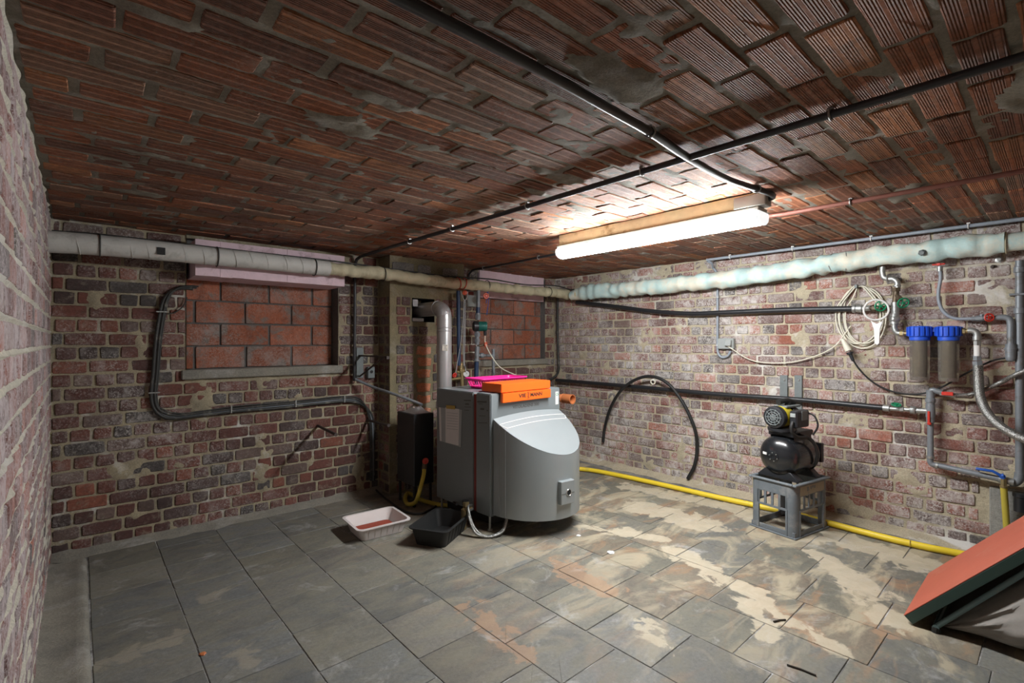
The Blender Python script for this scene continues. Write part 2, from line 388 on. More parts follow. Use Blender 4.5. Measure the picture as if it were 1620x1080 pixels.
class MB:
    def __init__(s): s.v = []; s.f = []
    def add(s, vs, fs):
        k = len(s.v); s.v += [Vector(v) for v in vs]; s.f += [tuple(i + k for i in f) for f in fs]; return s
    def box(s, c, d, rz=0.0, m=None):
        hx, hy, hz = d[0] / 2, d[1] / 2, d[2] / 2
        vs = [Vector((x, y, z)) for x in (-hx, hx) for y in (-hy, hy) for z in (-hz, hz)]
        mt = m if m is not None else Matrix.Rotation(rz, 3, 'Z')
        vs = [mt @ v + Vector(c) for v in vs]
        return s.add(vs, [(0, 1, 3, 2), (4, 6, 7, 5), (0, 4, 5, 1), (2, 3, 7, 6), (0, 2, 6, 4), (1, 5, 7, 3)])
    def box2(s, a, b):
        a, b = Vector(a), Vector(b)
        return s.box((a + b) / 2, [abs(b[i] - a[i]) for i in range(3)])
    def tube(s, pts, r, n=10, caps=True, closed=False, lump=0.0, lscale=12.0):
        P = [Vector(p) for p in pts]
        m = len(P); rings = []
        T = []
        for i in range(m):
            a = P[i - 1] if (i > 0 or closed) else P[i]
            b = P[(i + 1) % m] if (i < m - 1 or closed) else P[i]
            T.append((b - a).normalized())
        ref = Vector((0, 0, 1)) if abs(T[0].z) < 0.9 else Vector((1, 0, 0))
        nrm = (ref - T[0] * ref.dot(T[0])).normalized()
        vs = []
        for i in range(m):
            nrm = (nrm - T[i] * nrm.dot(T[i]))
            nrm = nrm.normalized() if nrm.length > 1e-6 else T[i].orthogonal().normalized()
            bi = T[i].cross(nrm)
            rr = r(i / (m - 1)) if callable(r) else (r[i] if isinstance(r, (list, tuple)) else r)
            for k in range(n):
                a = 2 * math.pi * k / n
                d = nrm * math.cos(a) + bi * math.sin(a)
                q = P[i] + d * rr
                if lump: q = P[i] + d * (rr + lump * noise.noise(q * lscale))
                vs.append(q)
        fs = []
        for i in range(m if closed else m - 1):
            j = (i + 1) % m
            for k in range(n):
                l = (k + 1) % n
                fs.append((i * n + k, i * n + l, j * n + l, j * n + k))
        if caps and not closed:
            fs.append(tuple(reversed(range(n)))); fs.append(tuple((m - 1) * n + k for k in range(n)))
        return s.add(vs, fs)
    def cyl(s, a, b, r, n=14, r2=None):
        return s.tube([a, b], [r, r if r2 is None else r2], n)
    def lathe(s, prof, o, axis, n=20):
        """prof: list of (radius, distance along axis)"""
        o = Vector(o); ax = Vector(axis).normalized()
        x = ax.orthogonal().normalized(); y = ax.cross(x)
        vs = []; fs = []
        for r, t in prof:
            for k in range(n):
                a = 2 * math.pi * k / n
                vs.append(o + ax * t + (x * math.cos(a) + y * math.sin(a)) * max(r, 1e-4))
        for i in range(len(prof) - 1):
            for k in range(n):
                l = (k + 1) % n
                fs.append((i * n + k, i * n + l, (i + 1) * n + l, (i + 1) * n + k))
        fs.append(tuple(reversed(range(n)))); fs.append(tuple((len(prof) - 1) * n + k for k in range(n)))
        return s.add(vs, fs)
    def torus(s, c, axis, R_, r, n=20, k=8):
        c = Vector(c); ax = Vector(axis).normalized(); x = ax.orthogonal().normalized(); y = ax.cross(x)
        return s.tube([c + (x * math.cos(2 * math.pi * i / n) + y * math.sin(2 * math.pi * i / n)) * R_ for i in range(n)], r, k, closed=True)
    def prism(s, outline, d):
        """outline: list of points, d: extrusion vector"""
        n = len(outline); d = Vector(d)
        vs = [Vector(p) for p in outline] + [Vector(p) + d for p in outline]
        fs = [tuple(reversed(range(n))), tuple(range(n, 2 * n))] + [(i, (i + 1) % n, n + (i + 1) % n, n + i) for i in range(n)]
        return s.add(vs, fs)
    def quad(s, a, b, c, d):
        return s.add([a, b, c, d], [(0, 1, 2, 3)])
    def build(s, name, mat, parent=None, bevel=0.0, smooth=35, local=False, seg=1):
        vs = s.v
        if parent is not None and not local and parent.name in XF:
            inv = XF[parent.name].inverted()
            vs = [inv @ v for v in vs]
        me = bpy.data.meshes.new(name)
        me.from_pydata([tuple(v) for v in vs], [], s.f)
        bm = bmesh.new(); bm.from_mesh(me)
        bmesh.ops.recalc_face_normals(bm, faces=bm.faces[:])
        if bevel:
            es = [e for e in bm.edges if len(e.link_faces) == 2 and e.calc_face_angle(0) > 0.6]
            bmesh.ops.bevel(bm, geom=es, offset=bevel, segments=seg, affect='EDGES', clamp_overlap=True)
        bm.to_mesh(me); bm.free()
        if smooth:
            for p in me.polygons: p.use_smooth = True
            me.set_sharp_from_angle(angle=R(smooth))
        me.materials.append(M[mat] if isinstance(mat, str) else mat)
        o = link(bpy.data.objects.new(name, me))
        if parent is not None:
            o.parent = parent
            if parent.name in XF: XF[o.name] = XF[parent.name]
        return o
def struct(o):
    o['kind'] = 'structure'; return o

def text_geo(txt, size, bold=0.0):
    cu = bpy.data.curves.new('lettering', 'FONT'); cu.body = txt; cu.size = size
    cu.offset = bold; cu.align_x = 'CENTER'; cu.align_y = 'CENTER'; cu.resolution_u = 2
    ob = bpy.data.objects.new('lettering', cu); C.objects.link(ob)
    dg = bpy.context.evaluated_depsgraph_get(); dg.update()
    me = bpy.data.meshes.new_from_object(ob.evaluated_get(dg))
    vs = [v.co.copy() for v in me.vertices]; fs = [tuple(p.vertices) for p in me.polygons]
    bpy.data.objects.remove(ob, do_unlink=True); bpy.data.curves.remove(cu); bpy.data.meshes.remove(me)
    return vs, fs
def text_at(mb, txt, size, c, ux, uy, sx=1.0, bold=0.0):
    vs, fs = text_geo(txt, size, bold)
    c, ux, uy = Vector(c), Vector(ux), Vector(uy)
    mb.add([c + ux * v.x * sx + uy * v.y for v in vs], fs)
    return mb

# ------------------------------------------------------------------ bricks
def piece_mesh(name, w, h, depth, mat, rnd, chamf=0.004, k=2, jag=0.0022, bulge=0.002, round_=0.10):
    """irregular brick: jagged rounded outline, chamfered arris, slightly domed face; local x along the wall, y out of it, z up"""
    out = []
    hw, hh = w / 2, h / 2
    cr = min(w, h) * round_
    pts = [(-hw + cr, -hh), (0 + rnd.uniform(-.2, .2) * w, -hh), (hw - cr, -hh), (hw, -hh + cr), (hw, hh - cr), (hw - cr, hh), (0 + rnd.uniform(-.2, .2) * w, hh), (-hw + cr, hh), (-hw, hh - cr), (-hw, -hh + cr)]
    pts = [(x + rnd.uniform(-jag, jag), z + rnd.uniform(-jag, jag)) for x, z in pts]
    n = len(pts)
    vs = [(rnd.uniform(-.1, .1) * w, bulge, rnd.uniform(-.1, .1) * h)]
    for x, z in pts:
        s = 1 - chamf / hw; t = 1 - chamf / hh
        vs.append((x * s, rnd.uniform(-.001, .001), z * t))
    for x, z in pts: vs.append((x, -chamf, z))
    for x, z in pts: vs.append((x, -depth, z))
    fs = []
    for i in range(n):
        j = (i + 1) % n
        fs.append((0, 1 + j, 1 + i))
        fs.append((1 + i, 1 + j, 1 + n + j, 1 + n + i))
        fs.append((1 + n + i, 1 + n + j, 1 + 2 * n + j, 1 + 2 * n + i))
    me = bpy.data.meshes.new(name)
    me.from_pydata(vs, [], fs)
    bm = bmesh.new(); bm.from_mesh(me); bmesh.ops.recalc_face_normals(bm, faces=bm.faces[:])
    # open back: make sure the face looks along +y
    me2 = bm
    f0 = [f for f in bm.faces if len(f.verts) == 3][0]; f0.normal_update()
    if f0.normal.y < 0: bmesh.ops.reverse_faces(bm, faces=bm.faces[:])
    bm.to_mesh(me); bm.free()
    for p in me.polygons: p.use_smooth = False
    me.materials.append(mat)
    return me

def score(c, nrm, area):
    pr = project(c)
    if pr is None or not (-30 < pr[0] < 1650 and -30 < pr[1] < 1110): return 0.0
    d = CAM - c
    return area * max(0.02, nrm.dot(d.normalized())) / d.length_squared

def lay_pieces(name, parent, spots, variants, mat, mat_s, nrm, palette, rnd, limit=300, keep_all=False):
    """spots: (matrix rotation, centre, w, h).  The pieces that show largest become objects, the rest one joined part."""
    items = []
    for rot, c, w, h in spots:
        items.append((score(c, nrm, w * h), rot, c, w, h, palette(c, rnd)))
    items.sort(key=lambda t: -t[0])
    rest_v, rest_f, rest_c = [], [], []
    for i, (sc, rot, c, w, h, col) in enumerate(items):
        vw, vh, me = min(variants, key=lambda t: abs(t[0] - w) + 0.002 * rnd.random())
        pool = [t for t in variants if abs(t[0] - vw) < 1e-4]
        vw, vh, me = rnd.choice(pool)
        mtx = Matrix.Translation(c) @ rot @ Matrix.Rotation(rnd.uniform(-.008, .008), 4, 'Y') @ Matrix.Diagonal((w / vw, 1, h / vh, 1))
        if i < limit and (sc > 0 or keep_all):
            o = bpy.data.objects.new(name, me); link(o)
            o.parent = parent; o.matrix_local = mtx; o.color = (*col, 1)
        else:
            k = len(rest_v)
            rest_v += [tuple(mtx @ v.co) for v in me.vertices]
            for p in me.polygons:
                rest_f.append(tuple(a + k for a in p.vertices))
                rest_c += [(*col, 1)] * len(p.vertices)
    if rest_v:
        me = bpy.data.meshes.new(name + '_remainder')
        me.from_pydata(rest_v, [], rest_f)
        at = me.color_attributes.new('tint', 'FLOAT_COLOR', 'CORNER')
        for d, col in zip(at.data, rest_c): d.color = col
        me.materials.append(mat_s)
        o = link(bpy.data.objects.new(name + '_remainder', me)); o.parent = parent; o['kind'] = 'stuff'

def bond(intervals, z0, pitch, off, rnd, joint=0.012, jit=0.006):
    """one course: (centre, width) of the pieces in the free intervals"""
    out = []
    for a, b in intervals:
        k = math.floor((a - off) / pitch)
        x = off + k * pitch
        while x < b:
            l, r_ = max(a, x), min(b, x + pitch)
            if x > a: l += rnd.uniform(-jit, jit) * 0.5
            w = r_ - l - joint
            if w > 0.025: out.append(((l + r_) / 2, w + rnd.uniform(-jit, 0) * 0.5))
            x += pitch
    return out
def cut(intervals, a, b):
    out = []
    for l, r_ in intervals:
        if b <= l or a >= r_: out.append((l, r_)); continue
        if a - l > 0.02: out.append((l, a))
        if r_ - b > 0.02: out.append((b, r_))
    return out

def sheet(name, mat, origin, U, V, Nn, u0, u1, v0, v1, step, height, holes=(), back=0.2, parent=None):
    """mortar bed as a fine relief grid (holes left open) plus a solid slab behind it"""
    def axis(a, b, cuts):
        n = max(1, int((b - a) / step)); xs = [a + (b - a) * i / n for i in range(n + 1)]
        for c in cuts:
            if a < c < b:
                j = min(range(len(xs)), key=lambda q: abs(xs[q] - c)); xs[j] = c
        return xs
    us = axis(u0, u1, [h for H in holes for h in H[:2]]); vs_ = axis(v0, v1, [h for H in holes for h in H[2:]])
    O = Vector(origin); U, V, Nn = Vector(U), Vector(V), Vector(Nn)
    nu, nv = len(us), len(vs_)
    verts = [tuple(O + U * u + V * v + Nn * height(u, v)) for v in vs_ for u in us]
    faces = []
    for j in range(nv - 1):
        vm = (vs_[j] + vs_[j + 1]) / 2
        for i in range(nu - 1):
            um = (us[i] + us[i + 1]) / 2
            if any(H[0] < um < H[1] and H[2] < vm < H[3] for H in holes): continue
            faces.append((j * nu + i, j * nu + i + 1, (j + 1) * nu + i + 1, (j + 1) * nu + i))
    mb = MB(); mb.v = [Vector(v) for v in verts]; mb.f = faces
    if U.cross(V).dot(Nn) < 0: mb.f = [tuple(reversed(f)) for f in faces]
    if back:
        t0, t1 = -back, -back - 0.08
        c8 = [O + U * u + V * v + Nn * t for u in (u0, u1) for v in (v0, v1) for t in (t0, t1)]
        mb.add(c8, [(0, 1, 3, 2), (4, 6, 7, 5), (0, 4, 5, 1), (2, 3, 7, 6), (0, 2, 6, 4), (1, 5, 7, 3)])
    me = bpy.data.meshes.new(name)
    me.from_pydata([tuple(v) for v in mb.v], [], mb.f)
    me.materials.append(M[mat])
    o = link(bpy.data.objects.new(name, me))
    for p in me.polygons: p.use_smooth = True
    me.set_sharp_from_angle(angle=R(50))
    if parent: o.parent = parent
    return o
def nz(x, y, z=0.0): return noise.noise(Vector((x, y, z)))

ROT_BACK = Matrix.Rotation(math.pi, 4, 'Z')
ROT_RIGHT = Matrix.Rotation(math.pi / 2, 4, 'Z')
ROT_LEFT = Matrix.Rotation(-math.pi / 2, 4, 'Z')
ROT_CEIL = Matrix.Rotation(-math.pi / 2, 4, 'X')
ROT_FLOOR = Matrix.Rotation(math.pi / 2, 4, 'X')
CP, HP = 0.0812, 0.0985                 # course height and header pitch of the old brickwork
rb = random.Random(11)
def brick_set(tag_, mat, depth=0.05, jag=0.0024):
    vs = []
    for w, h, n in ((HP - 0.012, CP - 0.012, 6), (2 * HP - 0.012, CP - 0.012, 6), (0.045, CP - 0.012, 2)):
        for i in range(n): vs.append((w, h, piece_mesh('brick_' + tag_, w, h, depth, mat, rb, jag=jag)))
    return vs
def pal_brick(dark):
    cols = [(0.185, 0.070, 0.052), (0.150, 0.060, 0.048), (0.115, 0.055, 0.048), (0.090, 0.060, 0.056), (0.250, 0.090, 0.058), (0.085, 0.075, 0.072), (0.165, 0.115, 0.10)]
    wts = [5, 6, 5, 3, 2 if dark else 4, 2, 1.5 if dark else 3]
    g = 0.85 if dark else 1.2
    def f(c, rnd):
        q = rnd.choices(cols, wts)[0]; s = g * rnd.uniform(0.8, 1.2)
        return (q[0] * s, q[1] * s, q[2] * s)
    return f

# ------------------------------------------------------------------ back wall with two blocked windows
SILL, HEAD = 1.06, 1.69
NI = [(0.535, 1.556), (2.955, 3.905)]
PX0, PX1, PY = 1.905, 2.65, 3.66          # chimney breast
def h_back(u, v):
    p = nz(u * 9, v * 9, 1) * 0.5 + nz(u * 28, v * 28, 2) * 0.5
    h = -0.0045 + 0.004 * p
    q = nz(u * 5.5, v * 5.5, 7)
    if q > 0.25: h += 0.016 * min(1, (q - 0.25) * 4) * (0.6 + 0.6 * nz(u * 22, v * 22, 4))
    return h
holes = [(NI[0][0], NI[0][1], SILL, ZC - 0.02), (NI[1][0], NI[1][1], SILL, ZC - 0.02)]
wall_back = struct(sheet('wall_back', 'mortar_back', (0, YB, 0), (1, 0, 0), (0, 0, 1), (0, -1, 0), XL - 0.05, XR + 0.05, -0.02, ZC + 0.02, 0.014, h_back, holes, 0.17))
set_back = brick_set('back', M['brick_back'])
def wall_courses(a, b, holesuz, rnd, pitch=HP):
    out = []
    n = int(ZC / CP) + 1
    for i in range(n):
        z0 = i * CP + 0.004
        hgt = min(CP, ZC - z0) - 0.012
        if hgt < 0.02: continue
        iv = [(a, b)]
        for H in holesuz:
            if z0 + CP * 0.6 > H[2] and z0 + CP * 0.4 < H[3]: iv = cut(iv, H[0], H[1])
        head = (i % 2 == 0)
        off = a + (0 if head else HP * (0.5 if (i // 2) % 2 else 1.5)) + rnd.uniform(-.02, .02)
        for uc, w in bond(iv, z0, pitch if head else 2 * pitch, off, rnd):
            out.append((uc, z0 + CP / 2 + rnd.uniform(-.002, .002), w, hgt + rnd.uniform(-.004, .001)))
    return out
rbk = random.Random(21)
spots = [(ROT_BACK, Vector((u, YB - rbk.uniform(0.0, 0.005), z)), w, h) for u, z, w, h in
         wall_courses(XL, XR, [(H[0], H[1], SILL - 0.06, 3) for H in holes] + [(PX0 - 0.0, PX1, -1, 3)], rbk)]
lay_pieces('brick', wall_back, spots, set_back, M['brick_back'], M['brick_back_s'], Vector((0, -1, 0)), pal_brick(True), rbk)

# blocked windows: recessed hollow clay blocks, concrete sill, pink lintel
def pal_block(c, rnd):
    s = rnd.uniform(0.75, 1.15)
    return (0.33 * s, 0.105 * s, 0.052 * s)
blk = [(0.305, 0.148, piece_mesh('terracotta_block', 0.305, 0.148, 0.05, M['block'], rb, 0.002, jag=0.0022, round_=.03)) for _ in range(4)]
blk += [(0.14, 0.148, piece_mesh('terracotta_block', 0.14, 0.148, 0.05, M['block'], rb, 0.002, jag=0.0022, round_=.03)) for _ in range(2)]
def window(nm, a, b, rec, out=0.012, head=HEAD, top=ZC + 0.005):
    mb = MB()
    y = YB + rec
    mb.quad((a, y + 0.008, SILL), (b, y + 0.008, SILL), (b, y + 0.008, ZC), (a, y + 0.008, ZC))
    mb.quad((a, YB - 0.004, SILL), (a, y + 0.008, SILL), (a, y + 0.008, ZC), (a, YB - 0.004, ZC))
    mb.quad((b, YB - 0.004, SILL), (b, y + 0.008, SILL), (b, y + 0.008, ZC), (b, YB - 0.004, ZC))
    w = struct(mb.build(nm, 'mortar_block', smooth=0))
    rnd = random.Random(5)
    sp = []
    for i in range(4):
        z0 = SILL + i * 0.1575
        for uc, wd in bond([(a + 0.005, b - 0.005)], z0, 0.318, a - 0.16 * (i % 2) + 0.06, rnd, 0.014):
            sp.append((ROT_BACK, Vector((uc, y - rnd.uniform(0, 0.004), z0 + 0.079)), wd, 0.146))
    lay_pieces('terracotta_block', w, sp, blk, M['block'], M['block'], Vector((0, -1, 0)), pal_block, rnd)
    MB().box2((a - 0.03, YB - 0.028, SILL - 0.062), (b + 0.03, y, SILL)).build('sill', 'concrete', w, 0.006)
    lint = MB()
    n = 14
    for i in range(n):
        x0 = a + 0.02 + (b - a - 0.05) * i / n; x1 = a + 0.02 + (b - a - 0.05) * (i + 1) / n
        lint.box2((x0, YB - out + 0.004 * nz(i * .7, 3), head + 0.006 * nz(i * .9, 1)), (x1, y, top))
    lint.build('lintel', 'pink', w, 0.0)
    return w
window('window_1', NI[0][0], NI[0][1], 0.11, 0.20, on_y(400, 442, YB - .20).z, on_y(360, 383.5, YB - .20).z)
window('window_2', NI[1][0], NI[1][1], 0.06)

# chimney breast
def h_ch(u, v):
    return -0.003 + 0.007 * nz(u * 8, v * 8, 3) + 0.004 * nz(u * 25, v * 25, 5)
HX0, HX1, HZ0, HZ1 = 2.112, 2.332, 1.418, 1.618   # flue hole
chim = struct(sheet('wall_chimney', 'render', (0, PY, 0), (1, 0, 0), (0, 0, 1), (0, -1, 0), PX0, PX1, 0, ZC + 0.01, 0.014, h_ch, [(HX0, HX1, HZ0, HZ1)], 0))
mb = MB()
mb.quad((PX0, PY, 0), (PX0, YB, 0), (PX0, YB, ZC), (PX0, PY, ZC)); mb.quad((PX1, PY, 0), (PX1, YB, 0), (PX1, YB, ZC), (PX1, PY, ZC))
mb.build('side_face', 'render', chim, smooth=0)
mb = MB()                                          # flue recess
mb.quad((HX0, PY + .2, HZ0), (HX1, PY + .2, HZ0), (HX1, PY + .2, HZ1), (HX0, PY + .2, HZ1))
for x in (HX0, HX1): mb.quad((x, PY, HZ0), (x, PY + .2, HZ0), (x, PY + .2, HZ1), (x, PY, HZ1))
for z in (HZ0, HZ1): mb.quad((HX0, PY, z), (HX1, PY, z), (HX1, PY + .2, z), (HX0, PY + .2, z))
mb.build('flue_hole', 'hole', chim, smooth=0)
MB().box2((HX0 + .004, PY - .006, HZ1 - .07), (HX0 + .05, PY + .05, HZ1 - .012)).build('foil_edge', 'foil', chim)
MB().box2((HX0 + .004, PY - .004, HZ0 + .004), (HX0 + .11, PY + .05, HZ0 + .03)).build('foil_edge', 'foil', chim)
rch = random.Random(31)
sp = [(ROT_BACK, Vector((u, PY - rch.uniform(0.002, 0.006), z)), w, h) for u, z, w, h in
      wall_courses(PX0 + 0.055, PX1, [(HX0 - .01, HX1 + .01, HZ0 - .04, HZ1 + .04), (2.13, 2.31, 0.0, 1.25), (PX0, PX1, 1.66, 3)], rch)]
sp = [s for s in sp if rch.random() > 0.05]
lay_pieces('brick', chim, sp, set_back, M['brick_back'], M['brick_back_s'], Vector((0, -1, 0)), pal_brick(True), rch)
sp = [(ROT_LEFT @ Matrix.Rotation(math.pi, 4, 'Z'), Vector((PX0 - 0.001, y, z)), w, h) for y, z, w, h in wall_courses(PY + .01, YB, [(0, 9, 1.62, 3)], rch)]
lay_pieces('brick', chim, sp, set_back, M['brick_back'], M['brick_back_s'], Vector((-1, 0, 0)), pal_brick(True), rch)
def pal_or(c, rnd):
    s = rnd.uniform(0.9, 1.15); return (0.52 * s, 0.185 * s, 0.085 * s)
orb = [(0.14, 0.075, piece_mesh('brick_patch', 0.14, 0.075, 0.03, M['brick_back'], rb, 0.005, jag=0.009)) for _ in range(4)]
sp = [(ROT_BACK, Vector((2.222 + rch.uniform(-.01, .01), PY - 0.003, z)), w, 0.07) for z, w in ((1.17, .14), (1.075, .13), (0.975, .125), (0.855, .13), (0.75, .13), (0.64, .13))]
lay_pieces('brick_patch', chim, sp, orb, M['brick_back'], M['brick_back_s'], Vector((0, -1, 0)), pal_or, rch)
sp = [(ROT_BACK, Vector((x, PY - 0.003, z)), w, h) for x, z, w, h in ((2.03, 1.86, .20, .095), (2.23, 1.855, .13, .10), (2.50, 1.865, .16, .08))]
lay_pieces('brick', chim, sp, set_back, M['brick_back'], M['brick_back_s'], Vector((0, -1, 0)), lambda c, r_: (0.17, 0.16, 0.15), rch)

# ------------------------------------------------------------------ right wall
def h_right(u, v):
    h = -0.005 + 0.004 * nz(u * 9, v * 9, 11) + 0.003 * nz(u * 30, v * 30, 12)
    q = nz(u * 5, v * 5, 17)
    if q > 0.22: h += 0.016 * min(1, (q - 0.22) * 4) * (0.6 + 0.6 * nz(u * 24, v * 24, 14))
    if v < 0.30: h += 0.005 * (0.30 - v) / 0.30
    return h
wall_right = struct(sheet('wall_right', 'mortar_right', (XR, 0, 0), (0, 1, 0), (0, 0, 1), (-1, 0, 0), YN - 0.05, YB + 0.05, -0.02, ZC + 0.02, 0.014, h_right, (), 0.1))
set_right = brick_set('right', M['brick_right'])
rr = random.Random(41)
spots = [(ROT_RIGHT, Vector((XR - rr.uniform(0.0, 0.006), u, z)), w, h) for u, z, w, h in wall_courses(YN, YB, [(YN, 0.34, 0.20, 0.50)], rr, 0.1)]
lay_pieces('brick', wall_right, spots, set_right, M['brick_right'], M['brick_right_s'], Vector((-1, 0, 0)), pal_brick(False), rr)
a = rw(1565, 768, 0.012); b = rw(1640, 875, 0.012)
MB().box2((XR + .02, a.y, a.z), (XR - 0.014, b.y - 0.6, b.z)).build('cement_patch', 'cement', wall_right, 0.006)

# ------------------------------------------------------------------ left wall: joints squeezed proud of the bricks
def h_left(u, v):
    f = (v - 0.004) / CP; f -= math.floor(f)
    d = min(f, 1 - f) * CP
    wob = 0.010 * nz(u * 7, v * 5, 23)
    ridge = max(0.0, 1 - abs(d + wob * 0.3) / 0.014)
    return -0.006 + 0.004 * nz(u * 10, v * 10, 21) + (0.013 + 0.010 * nz(u * 11, v * 4, 25)) * ridge
wall_left = struct(sheet('wall_left', 'mortar_left', (XL, 0, 0), (0, 1, 0), (0, 0, 1), (1, 0, 0), YN - 0.05, YB + 0.05, -0.02, ZC + 0.02, 0.012, h_left, (), 0.1))
set_left = brick_set('left', M['brick_left'])
rl = random.Random(51)
spots = [(ROT_LEFT, Vector((XL + rl.uniform(0.0, 0.005), u, z)), w, h) for u, z, w, h in wall_courses(YN, YB, [], rl)]
lay_pieces('brick', wall_left, spots, set_left, M['brick_left'], M['brick_left_s'], Vector((1, 0, 0)), pal_brick(False), rl)

# wall behind the camera
def h_f(u, v): return 0.004 * nz(u * 9, v * 9, 33)
wall_front = struct(sheet('wall_front', 'mortar_right', (0, YN, 0), (1, 0, 0), (0, 0, 1), (0, 1, 0), XL - 0.05, XR + 0.05, -0.02, ZC + 0.02, 0.05, h_f, (), 0.1))

# ------------------------------------------------------------------ ceiling of ribbed hollow clay blocks
RP, LP = 0.113, 0.285
def h_ceil(u, v): return -0.004 + 0.005 * nz(u * 10, v * 14, 41) + 0.004 * nz(u * 30, v * 30, 42) + (0.008 if nz(u * 2.2, v * 8, 44) > 0.52 else 0)
ceiling = struct(sheet('ceiling', 'mortar_ceil', (0, 0, ZC), (1, 0, 0), (0, 1, 0), (0, 0, -1), XL - 0.05, XR + 0.05, YN - 0.05, YB + 0.05, 0.018, h_ceil, (), 0.1))
cset = [(LP - 0.016, RP - 0.021, piece_mesh('clay_block', LP - 0.016, RP - 0.019, 0.04, M['clay'], rb, 0.0028, jag=0.003, bulge=0.0005, round_=.05)) for _ in range(6)]
cset += [(0.13, RP - 0.021, piece_mesh('clay_block', 0.13, RP - 0.019, 0.04, M['clay'], rb, 0.0028, jag=0.003, bulge=0.0005, round_=.05)) for _ in range(2)]
rc = random.Random(61)
def pal_clay(c, rnd):
    q = rnd.choices([(0.34, 0.125, 0.058), (0.28, 0.105, 0.052), (0.42, 0.175, 0.075), (0.22, 0.095, 0.058), (0.32, 0.18, 0.115)], [5, 4, 2.5, 3, 2])[0]
    s = rnd.uniform(0.8, 1.2); return (q[0] * s, q[1] * s, q[2] * s)
spots = []
row = 0
y = YN + 0.02
while y < YB - 0.05:
    for uc, w in bond([(XL + 0.004, XR - 0.004)], y, LP, XL - (row % 2) * LP * 0.5 + rc.uniform(-.05, .05), rc, 0.016, 0.02):
        spots.append((ROT_CEIL, Vector((uc, y + RP / 2 + rc.uniform(-.003, .003), ZC + rc.uniform(-.003, .003))), w, RP - 0.021 + rc.uniform(-.004, .004)))
    y += RP; row += 1
lay_pieces('clay_block', ceiling, spots, cset, M['clay'], M['clay_s'], Vector((0, 0, -1)), pal_clay, rc)

# ------------------------------------------------------------------ floor of stone flags
mb = MB().box2((XL - 0.1, YN - 0.1, -0.12), (XR + 0.1, YB + 0.1, -0.004))
floor = struct(mb.build('floor', 'bed', smooth=0))
TP = 0.3205
rf = random.Random(71)
tset = [(TP - 0.005, TP - 0.005, piece_mesh('floor_tile', TP - 0.005, TP - 0.005, 0.02, M['stone'], rb, 0.0016, jag=0.0010, bulge=0.0, round_=.012)) for _ in range(5)]
first = {0: 2.816, 1: 2.99, 2: 2.835, 3: 2.652, 4: 2.178, 5: 1.695, 6: 1.205}
spots = []
for i in range(12):
    x0 = 0.0405 + i * TP; x1 = x0 + TP
    yy = first.get(i, rf.uniform(0, TP)) % TP + YN - (YN % TP) - TP
    while yy < YB - 0.07:
        l, h = max(yy, YN), min(yy + TP, YB - 0.07)
        if h - l > 0.04:
            spots.append((ROT_FLOOR, Vector(((x0 + x1) / 2, (l + h) / 2, -rf.uniform(0, 0.0012))), TP - 0.005, h - l - 0.005))
        yy += TP
def pal_stone(c, rnd):
    t = min(1, max(0, (c.x - 0.6) / 1.8)); s = rnd.uniform(0.8, 1.2)
    a = rnd.choice([(0.145, 0.150, 0.148), (0.165, 0.166, 0.155), (0.175, 0.170, 0.148)])  # left-hand greys lightened to make up for lamp light falling off there
    b = rnd.choice([(0.17, 0.165, 0.135), (0.155, 0.15, 0.13), (0.15, 0.15, 0.14), (0.18, 0.15, 0.115)])
    return tuple((a[k] * (1 - t) + b[k] * t) * s for k in range(3))
lay_pieces('floor_tile', floor, spots, tset, M['stone'], M['stone'], Vector((0, 0, 1)), pal_stone, rf, keep_all=True)
# mortar fillets along the walls
def fillet(p0, p1, inward, w0, hgt, seed, name='mortar_fillet', mat='concrete'):
    p0, p1, inn = Vector(p0), Vector(p1), Vector(inward)
    n = int((p1 - p0).length / 0.04); vs = []; fs = []
    for i in range(n + 1):
        p = p0.lerp(p1, i / n)
        w = w0 * (1 + 0.45 * nz(i * .23, seed) + 0.2 * nz(i * .8, seed + 5))
        h = hgt * (1 + 0.5 * nz(i * .3, seed + 9))
        vs += [p + UP * h, p + inn * w * 0.35 + UP * h * 0.55, p + inn * w * 0.75 + UP * (0.006 + 0.003 * nz(i * .6, seed)), p + inn * w - UP * 0.003]
        if i:
            k = 4 * i
            fs += [(k - 4 + j, k + j, k + 1 + j, k - 3 + j) for j in range(3)]
    return MB().add(vs, fs).build(name, mat, floor, smooth=60)
fillet((XL, YB, 0), (PX0, YB, 0), (0, -1, 0), 0.095, 0.03, 3)
fillet((XR, 0.2, 0), (XR, YB, 0), (-1, 0, 0), 0.11, 0.03, 13, mat='mortar_right')
# concrete kerb at the foot of the left wall
vs = []; fs = []
n = 130
for i in range(n + 1):
    y = YN + (3.66 - YN) * i / n
    e = 0.034 + 0.004 * nz(y * 5, 1) + 0.003 * nz(y * 21, 2)
    prof = [(XL, 0.045), (XL + .03, 0.034), (XL + .085, 0.030), (e - .045, 0.034), (e - .02, 0.037), (e - .004, 0.028), (e, 0.012), (e + .002, -0.004)]
    vs += [Vector((x, y, z + 0.0025 * nz(y * 8, x * 30, 3))) for x, z in prof]
    if i:
        k = 8 * i
        fs += [(k - 8 + j, k + j, k + 1 + j, k - 7 + j) for j in range(7)]
fs.append(tuple(8 * n + j for j in range(8)))
kerb = MB().add(vs, fs).build('trim_1', 'concrete', smooth=60); struct(kerb)

